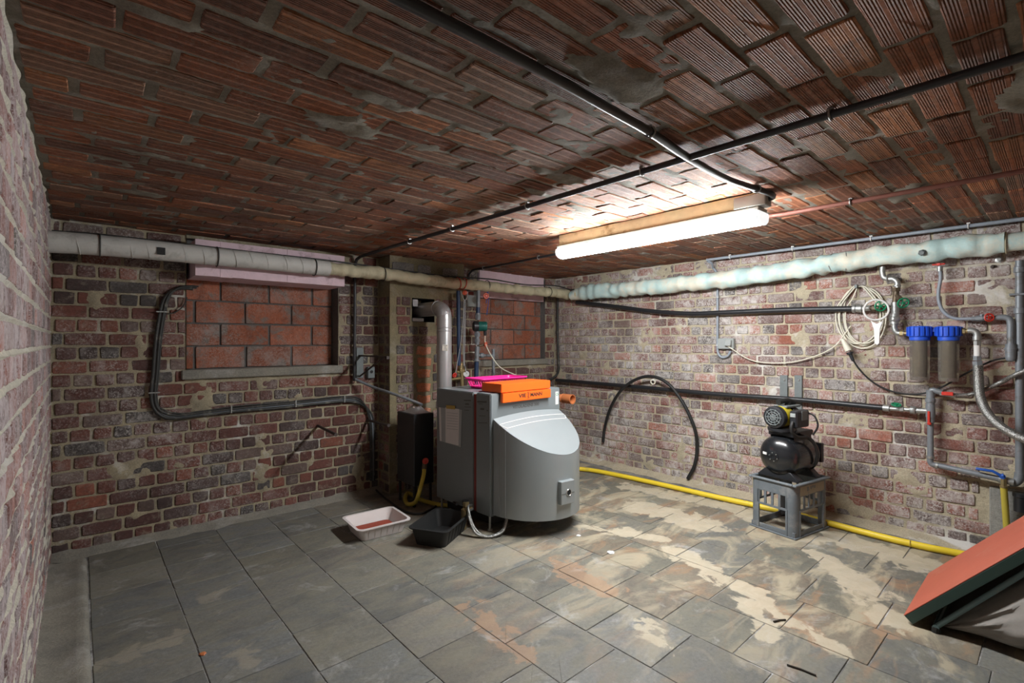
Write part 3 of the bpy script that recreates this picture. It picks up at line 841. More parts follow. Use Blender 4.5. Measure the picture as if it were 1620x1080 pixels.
# ================================================================== LAMP
t = thing('fluorescent_lamp', 'lit white fluorescent strip lamp on a yellowed batten under the ceiling', 'lamp', (2.43, 1.59, 1.80))
LX, LY0, LY1 = 2.43, 0.95, 2.245
MB().box2((LX - .047, LY0 + .02, 1.885), (LX + .047, LY1 - .02, ZC - .004)).build('batten', 'wood', t, 0.003)
MB().box2((LX - .05, LY0, 1.862), (LX + .05, LY1, 1.885)).build('housing', 'housing', t, 0.004)
prof = [(-.052, 1.864), (-.058, 1.845), (-.050, 1.822), (-.028, 1.808), (0, 1.804), (.028, 1.808), (.050, 1.822), (.058, 1.845), (.052, 1.864)]
MB().prism([(LX + x, LY0 + .012, z) for x, z in prof], (0, LY1 - LY0 - .024, 0)).build('diffuser', 'lamp', t)
for y0, y1 in ((LY0 - .004, LY0 + .012), (LY1 - .012, LY1 + .004)):
    MB().prism([(LX + x * 1.06, y0, 1.864 + (z - 1.864) * 1.04) for x, z in prof], (0, y1 - y0, 0)).build('end_cap', 'lamp_end', t, 0.003)
MB().box2((LX - .05, LY0 - .03, 1.885), (LX + .02, LY0 + .12, 1.945)).build('terminal_box', 'housing', t, 0.004)

# ================================================================== ceiling conduits
def conduit(name, label, pts, r, mat, clips=(), clipmat='galv', clipax=None, n=10):
    t = thing(name, label, 'conduit', pts[0])
    MB().tube(pts, r, n).build('tube', mat, t, smooth=60)
    for c, d in clips:
        c = Vector(c); d = Vector(d).normalized()
        m = MB().torus(c, d, r + .0035, .0035, 12, 6)
        side = d.cross(UP).normalized()
        m.box(c + UP * (r + .004) , (0.016, 0.016, 0.008), math.atan2(d.y, d.x))
        m.build('clip', clipmat, t)
    return t
zc = ZC - 0.022
cx = 1.70
pts = spline([(cx, 0.0 - 0.7, zc), (cx, 1.2, zc), (cx, 2.6, zc), (cx, YB - .10, zc), (cx - .01, YB - .045, zc - .02), (cx - .02, YB - .035, zc - .10)], 0.03) + [Vector((1.68, YB - .035, 1.5)), Vector((1.675, YB - .035, 0.93))]
ycl = [on_z(px, py, zc).y for px, py in ((1310, 178), (1000, 265), (818, 322), (705, 360), (640, 381))]
conduit('ceiling_conduit', 'dark conduit clipped across the clay ceiling and down beside the left blocked window', pts, 0.0125, 'conduit_dark', [((cx, y, zc), (0, 1, 0)) for y in ycl])
pts = [on_z(px, py, zc) for px, py in ((560, -40), (640, 2), (760, 62), (880, 125), (960, 170), (1030, 210), (1090, 250), (1150, 283), (1205, 301))]
e = pts[-1]
pts = spline(pts, 0.04) + spline([e, e + Vector((.04, -.02, -.01)), (LX + .0, LY0 - .045, 1.925), (LX - .01, LY0 - .02, 1.915)], 0.02)[1:]
conduit('lamp_cable_conduit', 'thick black cable tube curving over the ceiling to the near end of the lamp', pts, 0.0135, 'conduit_dark', [(on_z(1028, 209, zc), (1, .35, 0)), (on_z(1207 - 10, 298, zc), (1, .2, 0))])
cx = 2.84
pts = [(cx, -0.7, zc), (cx, 1.0, zc)]
conduit('rusty_conduit', 'red brown conduit running along the ceiling to the lamp', [Vector(p) for p in pts] + [Vector((cx - .06, 1.25, zc))], 0.011, 'conduit_rust', [((cx, on_z(1340, 316, zc).y, zc), (0, 1, 0))])
pts = spline([(2.78, 1.9, zc), (2.80, 2.6, zc), (2.83, 3.4, zc), (2.83, YB - .09, zc), (2.83, YB - .04, zc - .03), (2.83, YB - .035, zc - .12)], 0.03) + [Vector((2.83, YB - .035, 1.70))]
conduit('thin_conduit', 'thin dark conduit from the far end of the lamp down behind the circulation pump', pts, 0.010, 'conduit_dark', [((2.81, 2.85, zc), (0, 1, 0)), ((2.83, 3.6, zc), (0, 1, 0))])
cx = XR - 0.11
y1 = on_x(1118, 408, cx).y
pts = [(cx, -0.7, zc), (cx, y1, zc)]
conduit('grey_ceiling_conduit', 'light grey conduit clipped along the ceiling above the lagged right wall pipe', [Vector(p) for p in pts], 0.0115, 'conduit', [((cx, on_x(px, py, cx).y, zc), (0, 1, 0)) for px, py in ((1155, 396), (1254, 384), (1378, 367), (1532, 346))], 'white')
pt = [(cx, y1 - .01, zc - .012), (cx + .03, y1 - .03, zc - .03), tuple(rw(1128, 424, .03)), tuple(rw(1134, 432, .025)), tuple(rw(1135, 460, .022)), tuple(rw(1135, 545, .022))]
pts = spline(pt, 0.02) + spline([rw(1135, 545, .022), rw(1136, 558, .022), rw(1142, 565, .022), rw(1151, 563, .022), rw(1156, 555, .022)], 0.01)[1:]
conduit('wall_conduit', 'slim grey conduit dropping down the right wall to the grey socket', pts, 0.010, 'conduit', [(rw(1135, 470, .022), (0, 0, 1)), (rw(1135, 546, .022), (0, 0, 1))], 'white')

# socket on the right wall
a, b = rw(1139, 535, 0), rw(1164, 552, 0)
t = thing('wall_socket', 'grey surface mounted socket on the right wall with a cream cord plugged in', 'socket', rw(1152, 552, 0.02))
MB().box2((XR - .004, a.y, a.z), (XR - .045, b.y, b.z)).build('body', 'switch', t, 0.006)
MB().box((XR - .055, (a.y + b.y) / 2 - .03, (a.z + b.z) / 2 + .004), (.03, .05, .055), m=Matrix.Rotation(0.4, 3, 'Y')).build('flap', 'switch', t, 0.004)

# ================================================================== lagged pipes
def lagged(name, label, segs, ties=(), group=None):
    t = thing(name, label, 'pipe', segs[0][1][0])
    for nm, pts, rad, mat, lump, step in segs:
        P = spline(pts, step)
        ring = [noise.noise(Vector((i * 0.37, 2, 5))) for i in range(len(P))]
        m = len(P)
        rr_ = [rad(i / (m - 1)) + lump * 0.6 * ring[i] for i in range(m)]
        MB().tube(P, rr_, 20, lump=lump, lscale=14).build(nm, mat, t, smooth=75)
    for c, ax, r, mat in ties:
        MB().torus(c, ax, r + .003, .0035, 20, 6).build('wire_tie', mat, t)
    return t
YP = 3.56
pL = [on_y(px, py, YP) for px, py in ((60, 381), (160, 388), (255, 397), (343, 406), (430, 415), (520, 425))]
pM = [on_y(px, py, YP) for px, py in ((518, 425), (610, 434), (700, 446), (780, 454), (840, 460), (880, 463), (897, 466))]
ties = [(on_y(px, py, YP), (1, 0, 0), r, 'cable') for px, py, r in ((158, 388, .058), (343, 406, .058), (497, 423, .056), (606, 434, .049), (770, 452, .047), (868, 462, .046))]
t = lagged('lagged_pipe', 'long pipe wrapped in white bandage and cream lagging along the back wall', [
    ('white_bandage', pL, lambda s: 0.058 - 0.003 * s, 'wrap_white', 0.002, 0.03),
    ('cream_lagging', pM, lambda s: 0.048 - 0.003 * s + 0.008 * max(0, s - .88) / .12, 'wrap_cream', 0.012, 0.015)], ties)
for px, py in ((122, 386), (205, 393), (232, 395), (290, 401), (320, 404), (370, 409), (395, 411), (420, 414), (450, 417), (475, 420)):   # bandage laps
    c = on_y(px, py, YP)
    MB().torus(c, (1, 0, .25), .0568, .0022, 20, 5).build('bandage_lap', 'wrap_white', t)
c = on_y(255, 397, YP - .059)
MB().box(c, (.040, .004, .042)).build('black_sticker', 'black_matt', t)
pR = [on_x(px, py, XR - 0.13) for px, py in ((906, 467), (922, 464), (940, 461), (970, 459), (1010, 456), (1050, 452), (1150, 441), (1250, 428), (1330, 414), (1400, 405), (1500, 393), (1590, 384))]
pR2 = [on_x(px, py, XR - 0.13) for px, py in ((1590, 384), (1640, 379), (1760, 366))] + [Vector((XR - .13, YN - .02, 1.80))]
def rR(s): return 0.056 + 0.022 * min(1, s * 12) - 0.012 * min(1, s * 3) - 0.008 * max(0, s - .5)
tiesR = [(on_x(915, 465, XR - .13), (0, 1, 0), .052, 'tape'), (on_x(1320, 416, XR - .13), (.3, 1, 0), .062, 'galv'), (on_x(1338, 413, XR - .13), (-.3, 1, 0), .062, 'galv'), (on_x(1592, 384, XR - .13), (0, 1, 0), .056, 'wrap_cream')]
t = lagged('lagged_pipe', 'thick lumpy pale blue lagged pipe along the right wall above the water filters', [
    ('blue_lagging', pR, rR, 'wrap_blue', 0.020, 0.02), ('taped_end', pR2, lambda s: 0.052, 'wrap_blue', 0.003, 0.03)], tiesR)
c = on_x(1459, 399, XR - .195)
MB().lathe([(.018, 0), (.020, .02), (.012, .03)], c + Vector((.01, .0, 0)), (-1, 0, -.2), 6).build('hex_plug', 'greypaint', t)
# black cable lying on the long pipe
P = [on_y(px, py, YP) for px, py in ((82, 365), (160, 371), (300, 387), (420, 401), (520, 412), (610, 424), (700, 436), (740, 439), (780, 442), (830, 450), (880, 452), (905, 458), (925, 450))]
tag(MB().tube(spline(P, .05), .006, 8).build('black_cable', 'cable', smooth=60), 'thin black cable lying along the top of the long lagged pipe', 'cable')
# red and blue string ties
# ================================================================== black water hoses on the right wall
P = [on_x(px, py, XR - o) for px, py, o in ((912, 478, .06), (940, 481, .06), (975, 485, .065), (1030, 492, .065), (1090, 496, .065), (1150, 494, .065), (1250, 490, .065), (1353, 488, .065))]
tag(MB().tube(spline(P, .04), .0195, 12).build('water_hose', 'black', smooth=60), 'thick black water hose hanging just below the blue lagged pipe', 'hose')
P = [on_x(px, py, XR - .055) for px, py in ((880, 601), (1000, 611), (1130, 623), (1250, 631), (1400, 645))]
tag(MB().tube(spline(P, .06), .0185, 12).build('water_pipe', 'black', smooth=60), 'straight black plastic water pipe low along the right wall behind the pump', 'pipe')
P = [rw(882, 470, .06), rw(882, 520, .03), rw(883, 560, .03), rw(884, 583, .03), rw(880, 594, .035), Vector((3.98, 3.80, .845)), Vector((3.90, 3.82, .81))]
tag(MB().tube(spline(P, .03), .013, 8).build('corner_cable', 'cable', smooth=60), 'black cable dropping down the far corner between the two brick walls', 'cable')
P = [rw(px, py, o) for px, py, o in ((954, 699, .03), (957, 675, .03), (966, 645, .07), (982, 618, .105), (1004, 601, .11), (1030, 595, .11), (1056, 606, .11), (1080, 636, .10), (1098, 675, .07), (1103, 705, .03), (1099, 735, .03), (1088, 757, .03))]
tag(MB().tube(spline(P, .03), .0145, 10).build('hose_offcut', 'black_matt', smooth=60), 'arched black hose offcut hung over a nail on the right wall', 'hose')
t = thing('wall_hook', 'pale knotted hook on the right wall holding the arched hose', 'hook', rw(1033, 606, 0))
MB().cyl(rw(1033, 602, -.01), rw(1033, 601, .13), .005, 8).build('nail', 'galv', t)
MB().torus(rw(1033, 604, .115), (1, .2, 0), .020, .006, 14, 6).build('knot', 'cord', t)

# ================================================================== valves and galvanised fittings
def wheel(mb, c, ax, r, th=0.0045):
    """handwheel: rim, hub and five spokes"""
    c = Vector(c); ax = Vector(ax).normalized(); x = ax.orthogonal().normalized(); y = ax.cross(x)
    mb.torus(c, ax, r, th, 18, 6)
    mb.lathe([(th * 1.6, -.006), (th * 1.6, .006)], c, ax, 8)
    for k in range(5):
        a = 2 * math.pi * k / 5
        mb.cyl(c, c + (x * math.cos(a) + y * math.sin(a)) * r, th * .7, 6)
    return mb
def nut(mb, a, b, r): return mb.tube([a, b], r, 6)
ax_cam = Vector((-.75, -.6, .1))
O1 = .085
t = thing('valve_assembly', 'grey galvanised elbows and unions with two green handwheels beside the water filters', 'pipe fitting', rw(1415, 520, O1))
P = spline([rw(1396, 422, O1), rw(1396, 430, O1), rw(1398, 438, O1), rw(1405, 441, O1), rw(1412, 441, O1)], .006)
MB().tube(P, .0165, 12).build('elbow', 'galv', t, smooth=60)
P = spline([rw(1406, 441, O1), rw(1413, 441, O1), rw(1419, 446, O1), rw(1420, 455, O1)], .006)
MB().tube(P, .0165, 12).build('elbow', 'galv', t, smooth=60)
MB().torus(rw(1404, 441, O1), (0, 1, 0), .018, .005, 12, 6).build('collar', 'galv', t); MB().torus(rw(1419, 452, O1), (0, 0, 1), .018, .005, 12, 6).build('collar', 'galv', t)
m = MB(); nut(m, rw(1418, 455, O1), rw(1418, 461, O1), .023); m.cyl(rw(1418, 460, O1), rw(1416, 478, O1), .016); m.cyl(rw(1417, 465, O1), rw(1425, 474, O1 + .03), .013); nut(m, rw(1422, 470, O1 + .02), rw(1425, 474, O1 + .03), .017)
m.build('valve_body', 'bronze', t)
wheel(MB(), rw(1429, 479, O1 + .05), (-.7, -.55, -.35), .031).build('handwheel', 'green', t)
m = MB(); m.cyl(rw(1416, 478, O1), rw(1416, 498, O1), .022); m.build('tee', 'galv', t)
m = MB(); m.cyl(rw(1415, 496, O1), rw(1415, 501, O1), .025); nut(m, rw(1415, 501, O1), rw(1415, 508, O1), .032); m.cyl(rw(1415, 508, O1), rw(1415, 513, O1), .024); m.build('union', 'galv', t, 0.002)
P = spline([rw(1415, 512, O1), rw(1415, 519, O1), rw(1419, 526, O1), rw(1427, 527, O1), rw(1430, 527, O1)], .006)
MB().tube(P, .0175, 12).build('elbow', 'galv', t, smooth=60)
m = MB(); nut(m, rw(1424, 527, O1), rw(1429, 527, O1), .021); m.cyl(rw(1429, 527, O1), rw(1436, 527, O1), .013); m.build('nipple', 'brass', t)
m = MB(); m.cyl(rw(1349, 488, O1 - .02), rw(1354, 488, O1 - .02), .030); m.cyl(rw(1354, 488, O1 - .02), rw(1364, 488, O1 - .02), .026); m.cyl(rw(1364, 488, O1 - .02), rw(1378, 487, O1), .019); m.build('hose_union', 'galv', t, 0.002)
m = MB(); m.cyl(rw(1376, 487, O1), rw(1414, 487, O1), .015); nut(m, rw(1380, 487, O1), rw(1386, 487, O1), .022); nut(m, rw(1400, 487, O1), rw(1406, 487, O1), .021); m.cyl(rw(1392, 487, O1), rw(1393, 486, O1 + .035), .011); m.build('valve_body', 'bronze', t)
wheel(MB(), rw(1393, 484, O1 + .05), (-.8, -.5, -.1), .031).build('handwheel', 'green', t)

# twin water filter
OF = 0.095
t = thing('twin_water_filter', 'pair of smoky water filter bowls with bright blue ribbed caps', 'water filter', rw(1478, 603, OF))
for px, yb in ((1455, 601), (1500.5, 603)):
    top = rw(px, 516, OF); cz = rw(px, 533, OF).z; bz = rw(px, yb, OF).z
    c = Vector((top.x, top.y, 0))
    m = MB(); m.lathe([(.052, cz), (.058, cz + .004), (.060, top.z - .008), (.054, top.z), (.02, top.z + .002)], c, UP, 24)
    capo = m.build('cap', 'blue', t)
    m = MB()
    for k in range(16):
        a_ = 2 * math.pi * k / 16
        m.box((c.x + .061 * math.cos(a_), c.y + .061 * math.sin(a_), (cz + top.z) / 2 + .002), (.010, .011, top.z - cz - .012), a_)
    m.build('rib', 'blue', capo)
    MB().lathe([(.046, cz - .024), (.052, cz - .018), (.052, cz + .002)], c, UP, 24).build('neck', 'blue', t)
    MB().lathe([(.030, bz + .002), (.046, bz), (.049, bz + .010), (.050, cz - .03), (.047, cz - .015)], c, UP, 24).build('bowl', 'bowl', t)
    MB().lathe([(.030, bz + .022), (.031, bz + .026), (.031, cz - .02)], c, UP, 20).build('cartridge', 'cartridge', t)
mid = rw(1477.5, 522, OF)
MB().box(mid, (.030, .035, .024)).build('bridge', 'blue', t, .003)
# filter outlet and braided hose
t = thing('braided_hose', 'thick braided steel hose curving down from the right water filter outlet', 'hose', rw(1548, 640, OF))
m = MB(); nut(m, rw(1520, 524, OF), rw(1527, 524, OF), .022); m.cyl(rw(1526, 524, OF), rw(1534, 523, OF), .015); m.build('nipple', 'brass', t)
P = spline([rw(1531, 523, OF), rw(1539, 523, OF), rw(1545, 527, OF), rw(1546, 537, OF)], .006)
MB().tube(P, .0175, 12).build('elbow', 'galv', t, smooth=60)
m = MB(); m.cyl(rw(1546, 532, OF), rw(1546, 538, OF), .022); nut(m, rw(1546, 539, OF), rw(1546, 546, OF), .018); m.build('nut', 'galv', t)
MB().cyl(rw(1546, 546, OF), rw(1546, 563, OF), .016).build('sleeve', 'white', t)
m = MB(); nut(m, rw(1546, 563, OF), rw(1546, 570, OF), .020); nut(m, rw(1546, 571, OF), rw(1547, 578, OF), .024); m.build('swivel_nut', 'greypipe', t)
P = [rw(px, py, o) for px, py, o in ((1547, 577, OF), (1548, 600, OF), (1550, 625, OF + .02), (1560, 650, OF + .05), (1578, 670, OF + .08), (1602, 686, OF + .10), (1640, 702, OF + .12))] + [Vector((XR - .20, -.12, .62)), Vector((XR - .18, -.42, .50)), Vector((XR - .12, -.62, .30)), Vector((XR - .11, -.66, .0))]
MB().tube(spline(P, .02), .0235, 12).build('hose', 'braid', t, smooth=60)

# small grey hose from the lagged pipe to the red valve
O3 = .075
t = thing('grey_hose', 'short grey hose between a red tap under the lagged pipe and a red wheel valve', 'hose', rw(1490, 490, O3))
P = [rw(px, py, O3) for px, py in ((1487, 421), (1488, 440), (1485, 458), (1485, 474), (1490, 489), (1500, 499), (1514, 504), (1538, 504))]
MB().tube(spline(P, .015), .0095, 10).build('hose', 'conduit', t, smooth=60)
m = MB(); m.box(rw(1485, 418, O3 + .01), (.012, .062, .010)); m.box(rw(1485, 418, O3 + .01), (.02, .022, .016)); m.build('tap_handle', 'red', t, .003)
m = MB(); nut(m, rw(1485, 411, O3), rw(1485, 416, O3), .019); m.build('tap_body', 'galv', t); MB().cyl(rw(1487, 422, O3), rw(1487, 429, O3), .014).build('hose_tail', 'galv', t)
m = MB(); m.cyl(rw(1537, 504, O3), rw(1544, 504, O3), .013); nut(m, rw(1544, 504, O3), rw(1555, 503, O3), .018); m.cyl(rw(1555, 503, O3), rw(1585, 502, O3), .014); m.cyl(rw(1553, 503, O3), rw(1553, 497, O3), .009); m.build('valve_body', 'greypipe', t)
wheel(MB(), rw(1565, 502, O3 + .03), (-.8, -.6, 0), .021, .005).build('valve_wheel', 'red', t)
P = spline([rw(1582, 502, O3), rw(1590, 502, O3), rw(1597, 505, O3), rw(1599, 513, O3)], .006) + [rw(1599, 545, O3)]
MB().tube(P, .0165, 12).build('elbow', 'greypipe', t, smooth=60)
m = MB(); m.cyl(rw(1599, 544, O3), rw(1599, 562, O3), .024); m.cyl(rw(1599, 550, O3), rw(1599, 553, O3), .028); m.lathe([(.022, 0), (.024, .01), (.018, .03), (.006, .036)], rw(1599, 562, O3), (0, 0, -1), 14); m.build('union', 'greypipe', t)
# tall grey riser at the right edge
O4 = .06
t = thing('grey_riser', 'tall grey steel pipe at the right picture edge with collars', 'pipe', rw(1613, 760, O4))
pz = [rw(1613, py, O4) for py in (412, 752)]
MB().cyl(pz[0], pz[1], .0185, 14).build('tube', 'greypipe', t)
for py in (422, 487): MB().cyl(rw(1613, py, O4), rw(1613, py + 9, O4), .025, 14).build('collar', 'greypipe', t, .002)
MB().box(rw(1611, 466, .04), (.09, .07, .012)).build('wall_bracket', 'greypipe', t, .002)
P = spline([rw(1613, 748, O4), rw(1612, 757, O4), rw(1606, 763, O4), rw(1597, 763, O4)], .006)
MB().tube(P, .022, 12).build('elbow', 'greypipe', t, smooth=60)
# lower pipework
O5 = .075
t = thing('lower_pipework', 'bent grey pipe with red lever and blue lever valves low on the right wall', 'pipe fitting', rw(1472, 733, O5))
m = MB(); m.cyl(rw(1398, 645, .055), rw(1408, 646, .06), .022); m.cyl(rw(1408, 646, .06), rw(1440, 648, O5), .014); nut(m, rw(1424, 647, O5), rw(1430, 647, O5), .018); m.build('valve_body', 'galv', t)
wheel(MB(), rw(1418, 640, O5 + .01), (-.3, -.2, 1), .024).build('handwheel', 'green', t)
m = MB(); nut(m, rw(1440, 648, O5), rw(1449, 649, O5), .026); m.cyl(rw(1449, 649, O5), rw(1470, 650, O5), .017); m.build('union', 'galv', t, .002)
m = MB(); m.cyl(rw(1472, 617, O5), rw(1472, 668, O5), .021); m.cyl(rw(1472, 630, O5), rw(1472, 636, O5), .026); m.cyl(rw(1472, 640, O5), rw(1472, 660, O5), .024); m.build('tee', 'greypipe', t, .001)
P = spline([rw(1472, 624, O5), rw(1474, 617, O5), rw(1480, 618, O5), rw(1490, 621, O5)], .008)
MB().tube(P, .017, 12).build('elbow', 'greypipe', t, smooth=60)
MB().cyl(rw(1488, 621, O5), rw(1494, 622, O5), .012).build('nipple', 'steel', t)
m = MB(); m.box2(rw(1467.5, 650, O5 + .022) + Vector((-.008, 0, 0)), rw(1471.5, 669, O5 + .022) + Vector((.0, 0, 0))); m.cyl(rw(1470, 668, O5), rw(1470, 670, O5 + .03), .010); m.build('red_lever', 'red', t, .002)
P = [rw(1472, 664, O5), rw(1472, 720, O5)] + spline([rw(1472, 722, O5), rw(1472, 731, O5), rw(1477, 735, O5), rw(1484, 736, O5)], .006) + [rw(1584, 758, O5)]
MB().tube(P, .0165, 12).build('bent_pipe', 'greypipe', t, smooth=60)
for a_, b_ in (((1472, 721), (1472, 725)), ((1480, 735.5), (1484, 736.5)), ((1580, 757), (1604, 763))): MB().cyl(rw(*a_, O5), rw(*b_, O5), .0208).build('collar', 'galv', t)
P = [rw(1544, 741, O5 + .035), rw(1570, 745, O5 + .04), rw(1576, 748, O5 + .035), rw(1583, 752, O5 + .03), rw(1588, 752, O5 + .03)]
m = MB(); m.tube(P, [.008, .008, .008, .009, .013], 8); m.lathe([(.014, 0), (.014, .012)], rw(1586, 753, O5 + .022), (-1, 0, 0), 10); m.build('blue_lever', 'bluelever', t)
m = MB(); nut(m, rw(1588, 757, O5 + .02), rw(1588, 769, O5 + .02), .014); m.cyl(rw(1588, 768, O5 + .02), rw(1588, 771, O5 + .02), .018); m.build('spout', 'brass', t)
MB().cyl(rw(1588, 770, O5 + .02), rw(1593, 838, O5 - .02), .0155, 12).build('yellow_tube', 'yellowdirty', t)
# red handled ball valve with thin braided hose
t = thing('thin_braided_hose', 'thin steel hose with a red handled valve passing behind the thick braided hose', 'hose', rw(1500, 624, .10))
m = MB(); m.box2(rw(1490, 619, .10), rw(1508, 626, .115)); m.build('red_handle', 'red', t, .002)
m = MB(); nut(m, rw(1487, 623, .085), rw(1512, 626, .085), .012); m.build('valve_body', 'steel', t)
P = [rw(px, py, o) for px, py, o in ((1508, 625, .085), (1530, 625, .07), (1556, 617, .055), (1585, 604, .05), (1620, 587, .11))] + [Vector((XR - .09, -.1, 1.22)), Vector((XR - .05, -.5, 1.45)), Vector((XR - .03, -.7, 1.5))]
MB().tube(spline(P, .02), .0125, 10).build('hose', 'braid', t, smooth=60)
t = thing('pipe_stub', 'short black capped pipe stub in the grey cement patch', 'pipe', rw(1614, 800, .04))
m = MB(); c = rw(1615, 795, .045); m.lathe([(.030, -.05), (.030, .03), (.035, .034), (.035, .052), (.03, .056)], c, UP, 16); m.build('stub', 'black', t)
# two bolts in the wall under the lagged pipe
for px, py, lb in ((1581, 411, 'large round grey bolt head in the wall right under the lagged pipe'), (1571, 422, 'small rusty bolt end in the wall below the larger bolt')):
    r_ = .018 if px > 1575 else .011
    tag(MB().lathe([(r_, 0), (r_, .012), (r_ * .5, .014), (r_ * .5, .03)], rw(px, py, -.004), (-1, 0, 0), 12).build('wall_bolt', 'galv' if px > 1575 else 'darksteel'), lb, 'bolt')

# ================================================================== cords on the right wall
t = thing('extension_cord', 'cream extension cord coiled on the right wall with a trailing end to the socket', 'cord', rw(1357, 452, .05))
P = [rw(px, py, o) for px, py, o in ((1149, 546, .06), (1160, 553, .05), (1180, 566, .03), (1205, 573, .03), (1250, 573, .03), (1290, 563, .03), (1320, 548, .04), (1335, 530, .03), (1346, 515, .025))]
MB().tube(spline(P, .02), .0045, 8).build('lead', 'cord', t, smooth=60)
rk = random.Random(3)
for k in range(6):
    cxp, cyp = 1362 + rk.uniform(-5, 6), 497 + rk.uniform(-3, 6)
    wx, wy = 36 + rk.uniform(-7, 4), 45 + rk.uniform(-5, 5)
    loop = []
    for j in range(16):
        a_ = 2 * math.pi * j / 16
        px = cxp + wx * math.sin(a_) * (1 if math.cos(a_) < 0.4 else .88); py = cyp - wy * math.cos(a_)
        if math.cos(a_) > .9: px = 1358 + (px - 1358) * .6; py = 453 + rk.uniform(-1, 1)
        loop.append(rw(px, py, .012 + .0045 * k))
    MB().tube(spline(loop, .02, True), .0046, 8, closed=True).build('loop', 'cord', t, smooth=60)
MB().lathe([(.010, -.005), (.013, .01), (.020, .055), (.022, .085)], rw(1333, 537, .07), rw(1345, 559, .07) - rw(1333, 537, .07), 14).build('plug', 'cord', t)
MB().box(rw(1355, 453, .045), (.04, .016, .024)).build('hook', 'greypaint', t, .002)
t = thing('black_power_cable', 'black power cable drooping from the cream plug across to the grey pipes', 'cable', rw(1400, 612, .06))
MB().lathe([(.021, 0), (.021, .012), (.012, .016), (.010, .06), (.006, .065)], rw(1344, 557, .07), rw(1350, 571, .07) - rw(1344, 557, .07), 12).build('plug', 'black', t)
P = [rw(px, py, o) for px, py, o in ((1348, 567, .07), (1358, 582, .06), (1372, 597, .05), (1392, 611, .04), (1420, 621, .04), (1455, 623, .045), (1490, 612, .04), (1520, 595, .03), (1550, 579, .03), (1575, 569, .03), (1600, 565, .03))]
MB().tube(spline(P, .02), .0055, 8).build('cable', 'black_matt', t, smooth=60)
t = thing('filter_wrench', 'white plastic ring wrench hanging from the left green handwheel', 'wrench', rw(1388, 540, .15))
OW = .150
c = rw(1386, 490, OW)
m = MB(); m.torus(c, (-1, -.25, 0), .066, .0065, 28, 6); m.build('ring', 'white', t)
pl, pr_ = rw(1378, 507, OW), rw(1398, 507, OW); ql, qr = rw(1383, 520, OW), rw(1393, 520, OW); el, er = rw(1384, 543, OW), rw(1392, 543, OW)
MB().prism([pl, rw(1388, 512, OW), pr_, qr, er, rw(1388, 546, OW), el, ql], (-.012, 0, 0)).build('handle', 'white', t, .002)

# ================================================================== pump set on a crate
CR = thing('beer_crate', 'dusty grey plastic bottle crate standing on the floor under the black pump', 'crate', (3.598, 1.24, 0), R(-10))
LXc, LYc, HC = 0.40, 0.30, 0.345
hx, hy = LXc / 2, LYc / 2
def lb(mb, a, b): return mb.box2(a, b)
def frame_rect(z0, z1, t_, out=0.0):
    m = MB()
    lb(m, (-hx - out, -hy - out, z0), (hx + out, -hy + t_, z1)); lb(m, (-hx - out, hy - t_, z0), (hx + out, hy + out, z1))
    lb(m, (-hx - out, -hy + t_, z0), (-hx + t_, hy - t_, z1)); lb(m, (hx - t_, -hy + t_, z0), (hx + out, hy - t_, z1))
    return m
frame_rect(HC - .014, HC, .014, .010).build('top_rim', 'cratemat', CR, .004, local=True)
frame_rect(0, .010, .012, .006).build('bottom_flange', 'cratemat', CR, .002, local=True)
frame_rect(.010, .040, .010, -.004).build('bottom_rail', 'cratemat', CR, .002, local=True)
for sx in (-1, 1):
    for sy in (-1, 1):
        m = MB(); r_ = .040
        prof = []
        cxx, cyy = sx * (hx - r_), sy * (hy - r_)
        for j in range(9):
            a_ = math.pi / 2 * j / 8
            prof.append((cxx + sx * r_ * math.cos(a_), cyy + sy * r_ * math.sin(a_), .012))
        prof += [(cxx - sx * .02, cyy + sy * r_, .012), (cxx - sx * .02, cyy + sy * (r_ - .006), .012), (cxx + sx * (r_ - .006), cyy - sy * .02, .012), (cxx + sx * r_, cyy - sy * .02, .012)]
        m.prism(prof, (0, 0, HC - .022)).build('corner_post', 'cratemat', CR, .001, local=True)
def crate_panel(axis, sgn, nsl, label=False):
    m = MB(); z0, z1 = .165, HC - .012
    L = (hy if axis == 'x' else hx) - .055
    def bb(u0, u1, za, zb, th=.008, o=0):
        if axis == 'x': lb(m, (sgn * (hx - o), u0, za), (sgn * (hx - th - o), u1, zb))
        else: lb(m, (u0, sgn * (hy - o), za), (u1, sgn * (hy - th - o), zb))
    bb(-L, L, HC - .085, z1); bb(-L, L, z0, z0 + .014)
    step = 2 * L / nsl
    for k in range(nsl + 1): bb(-L + k * step - .008, -L + k * step + .008, z0 + .01, HC - .08)
    for s_ in (-1, 1): bb(s_ * L - .006, s_ * L + .006, .012, z0 + .01, .014, -.004)
    m.build('slotted_panel', 'cratemat', CR, .001, local=True)
crate_panel('x', -1, 4); crate_panel('x', 1, 4); crate_panel('y', -1, 5); crate_panel('y', 1, 5)
m = MB(); lb(m, (-.145, -hy - .002, HC - .080), (.145, -hy + .004, HC - .020)); pl_ = m.build('printed_plate', 'dustlabel', CR, .001, local=True)
m = MB()
text_at(m, 'B', .036, (-.055, -hy - .003, HC - .045), (1, 0, 0), (0, 0, 1), 1.3, .002)
text_at(m, 'o', .03, (-.05, -hy - .003, HC - .068), (1, 0, 0), (0, 0, 1), 1.3)
for k_ in range(3): m.box((-.018 + k_ * .022, -hy - .003, HC - .040 + .004 * (k_ % 2)), (.016, .0006, .018 - .004 * (k_ % 2)))
m.build('print', 'cratemat', pl_, smooth=0, local=True)

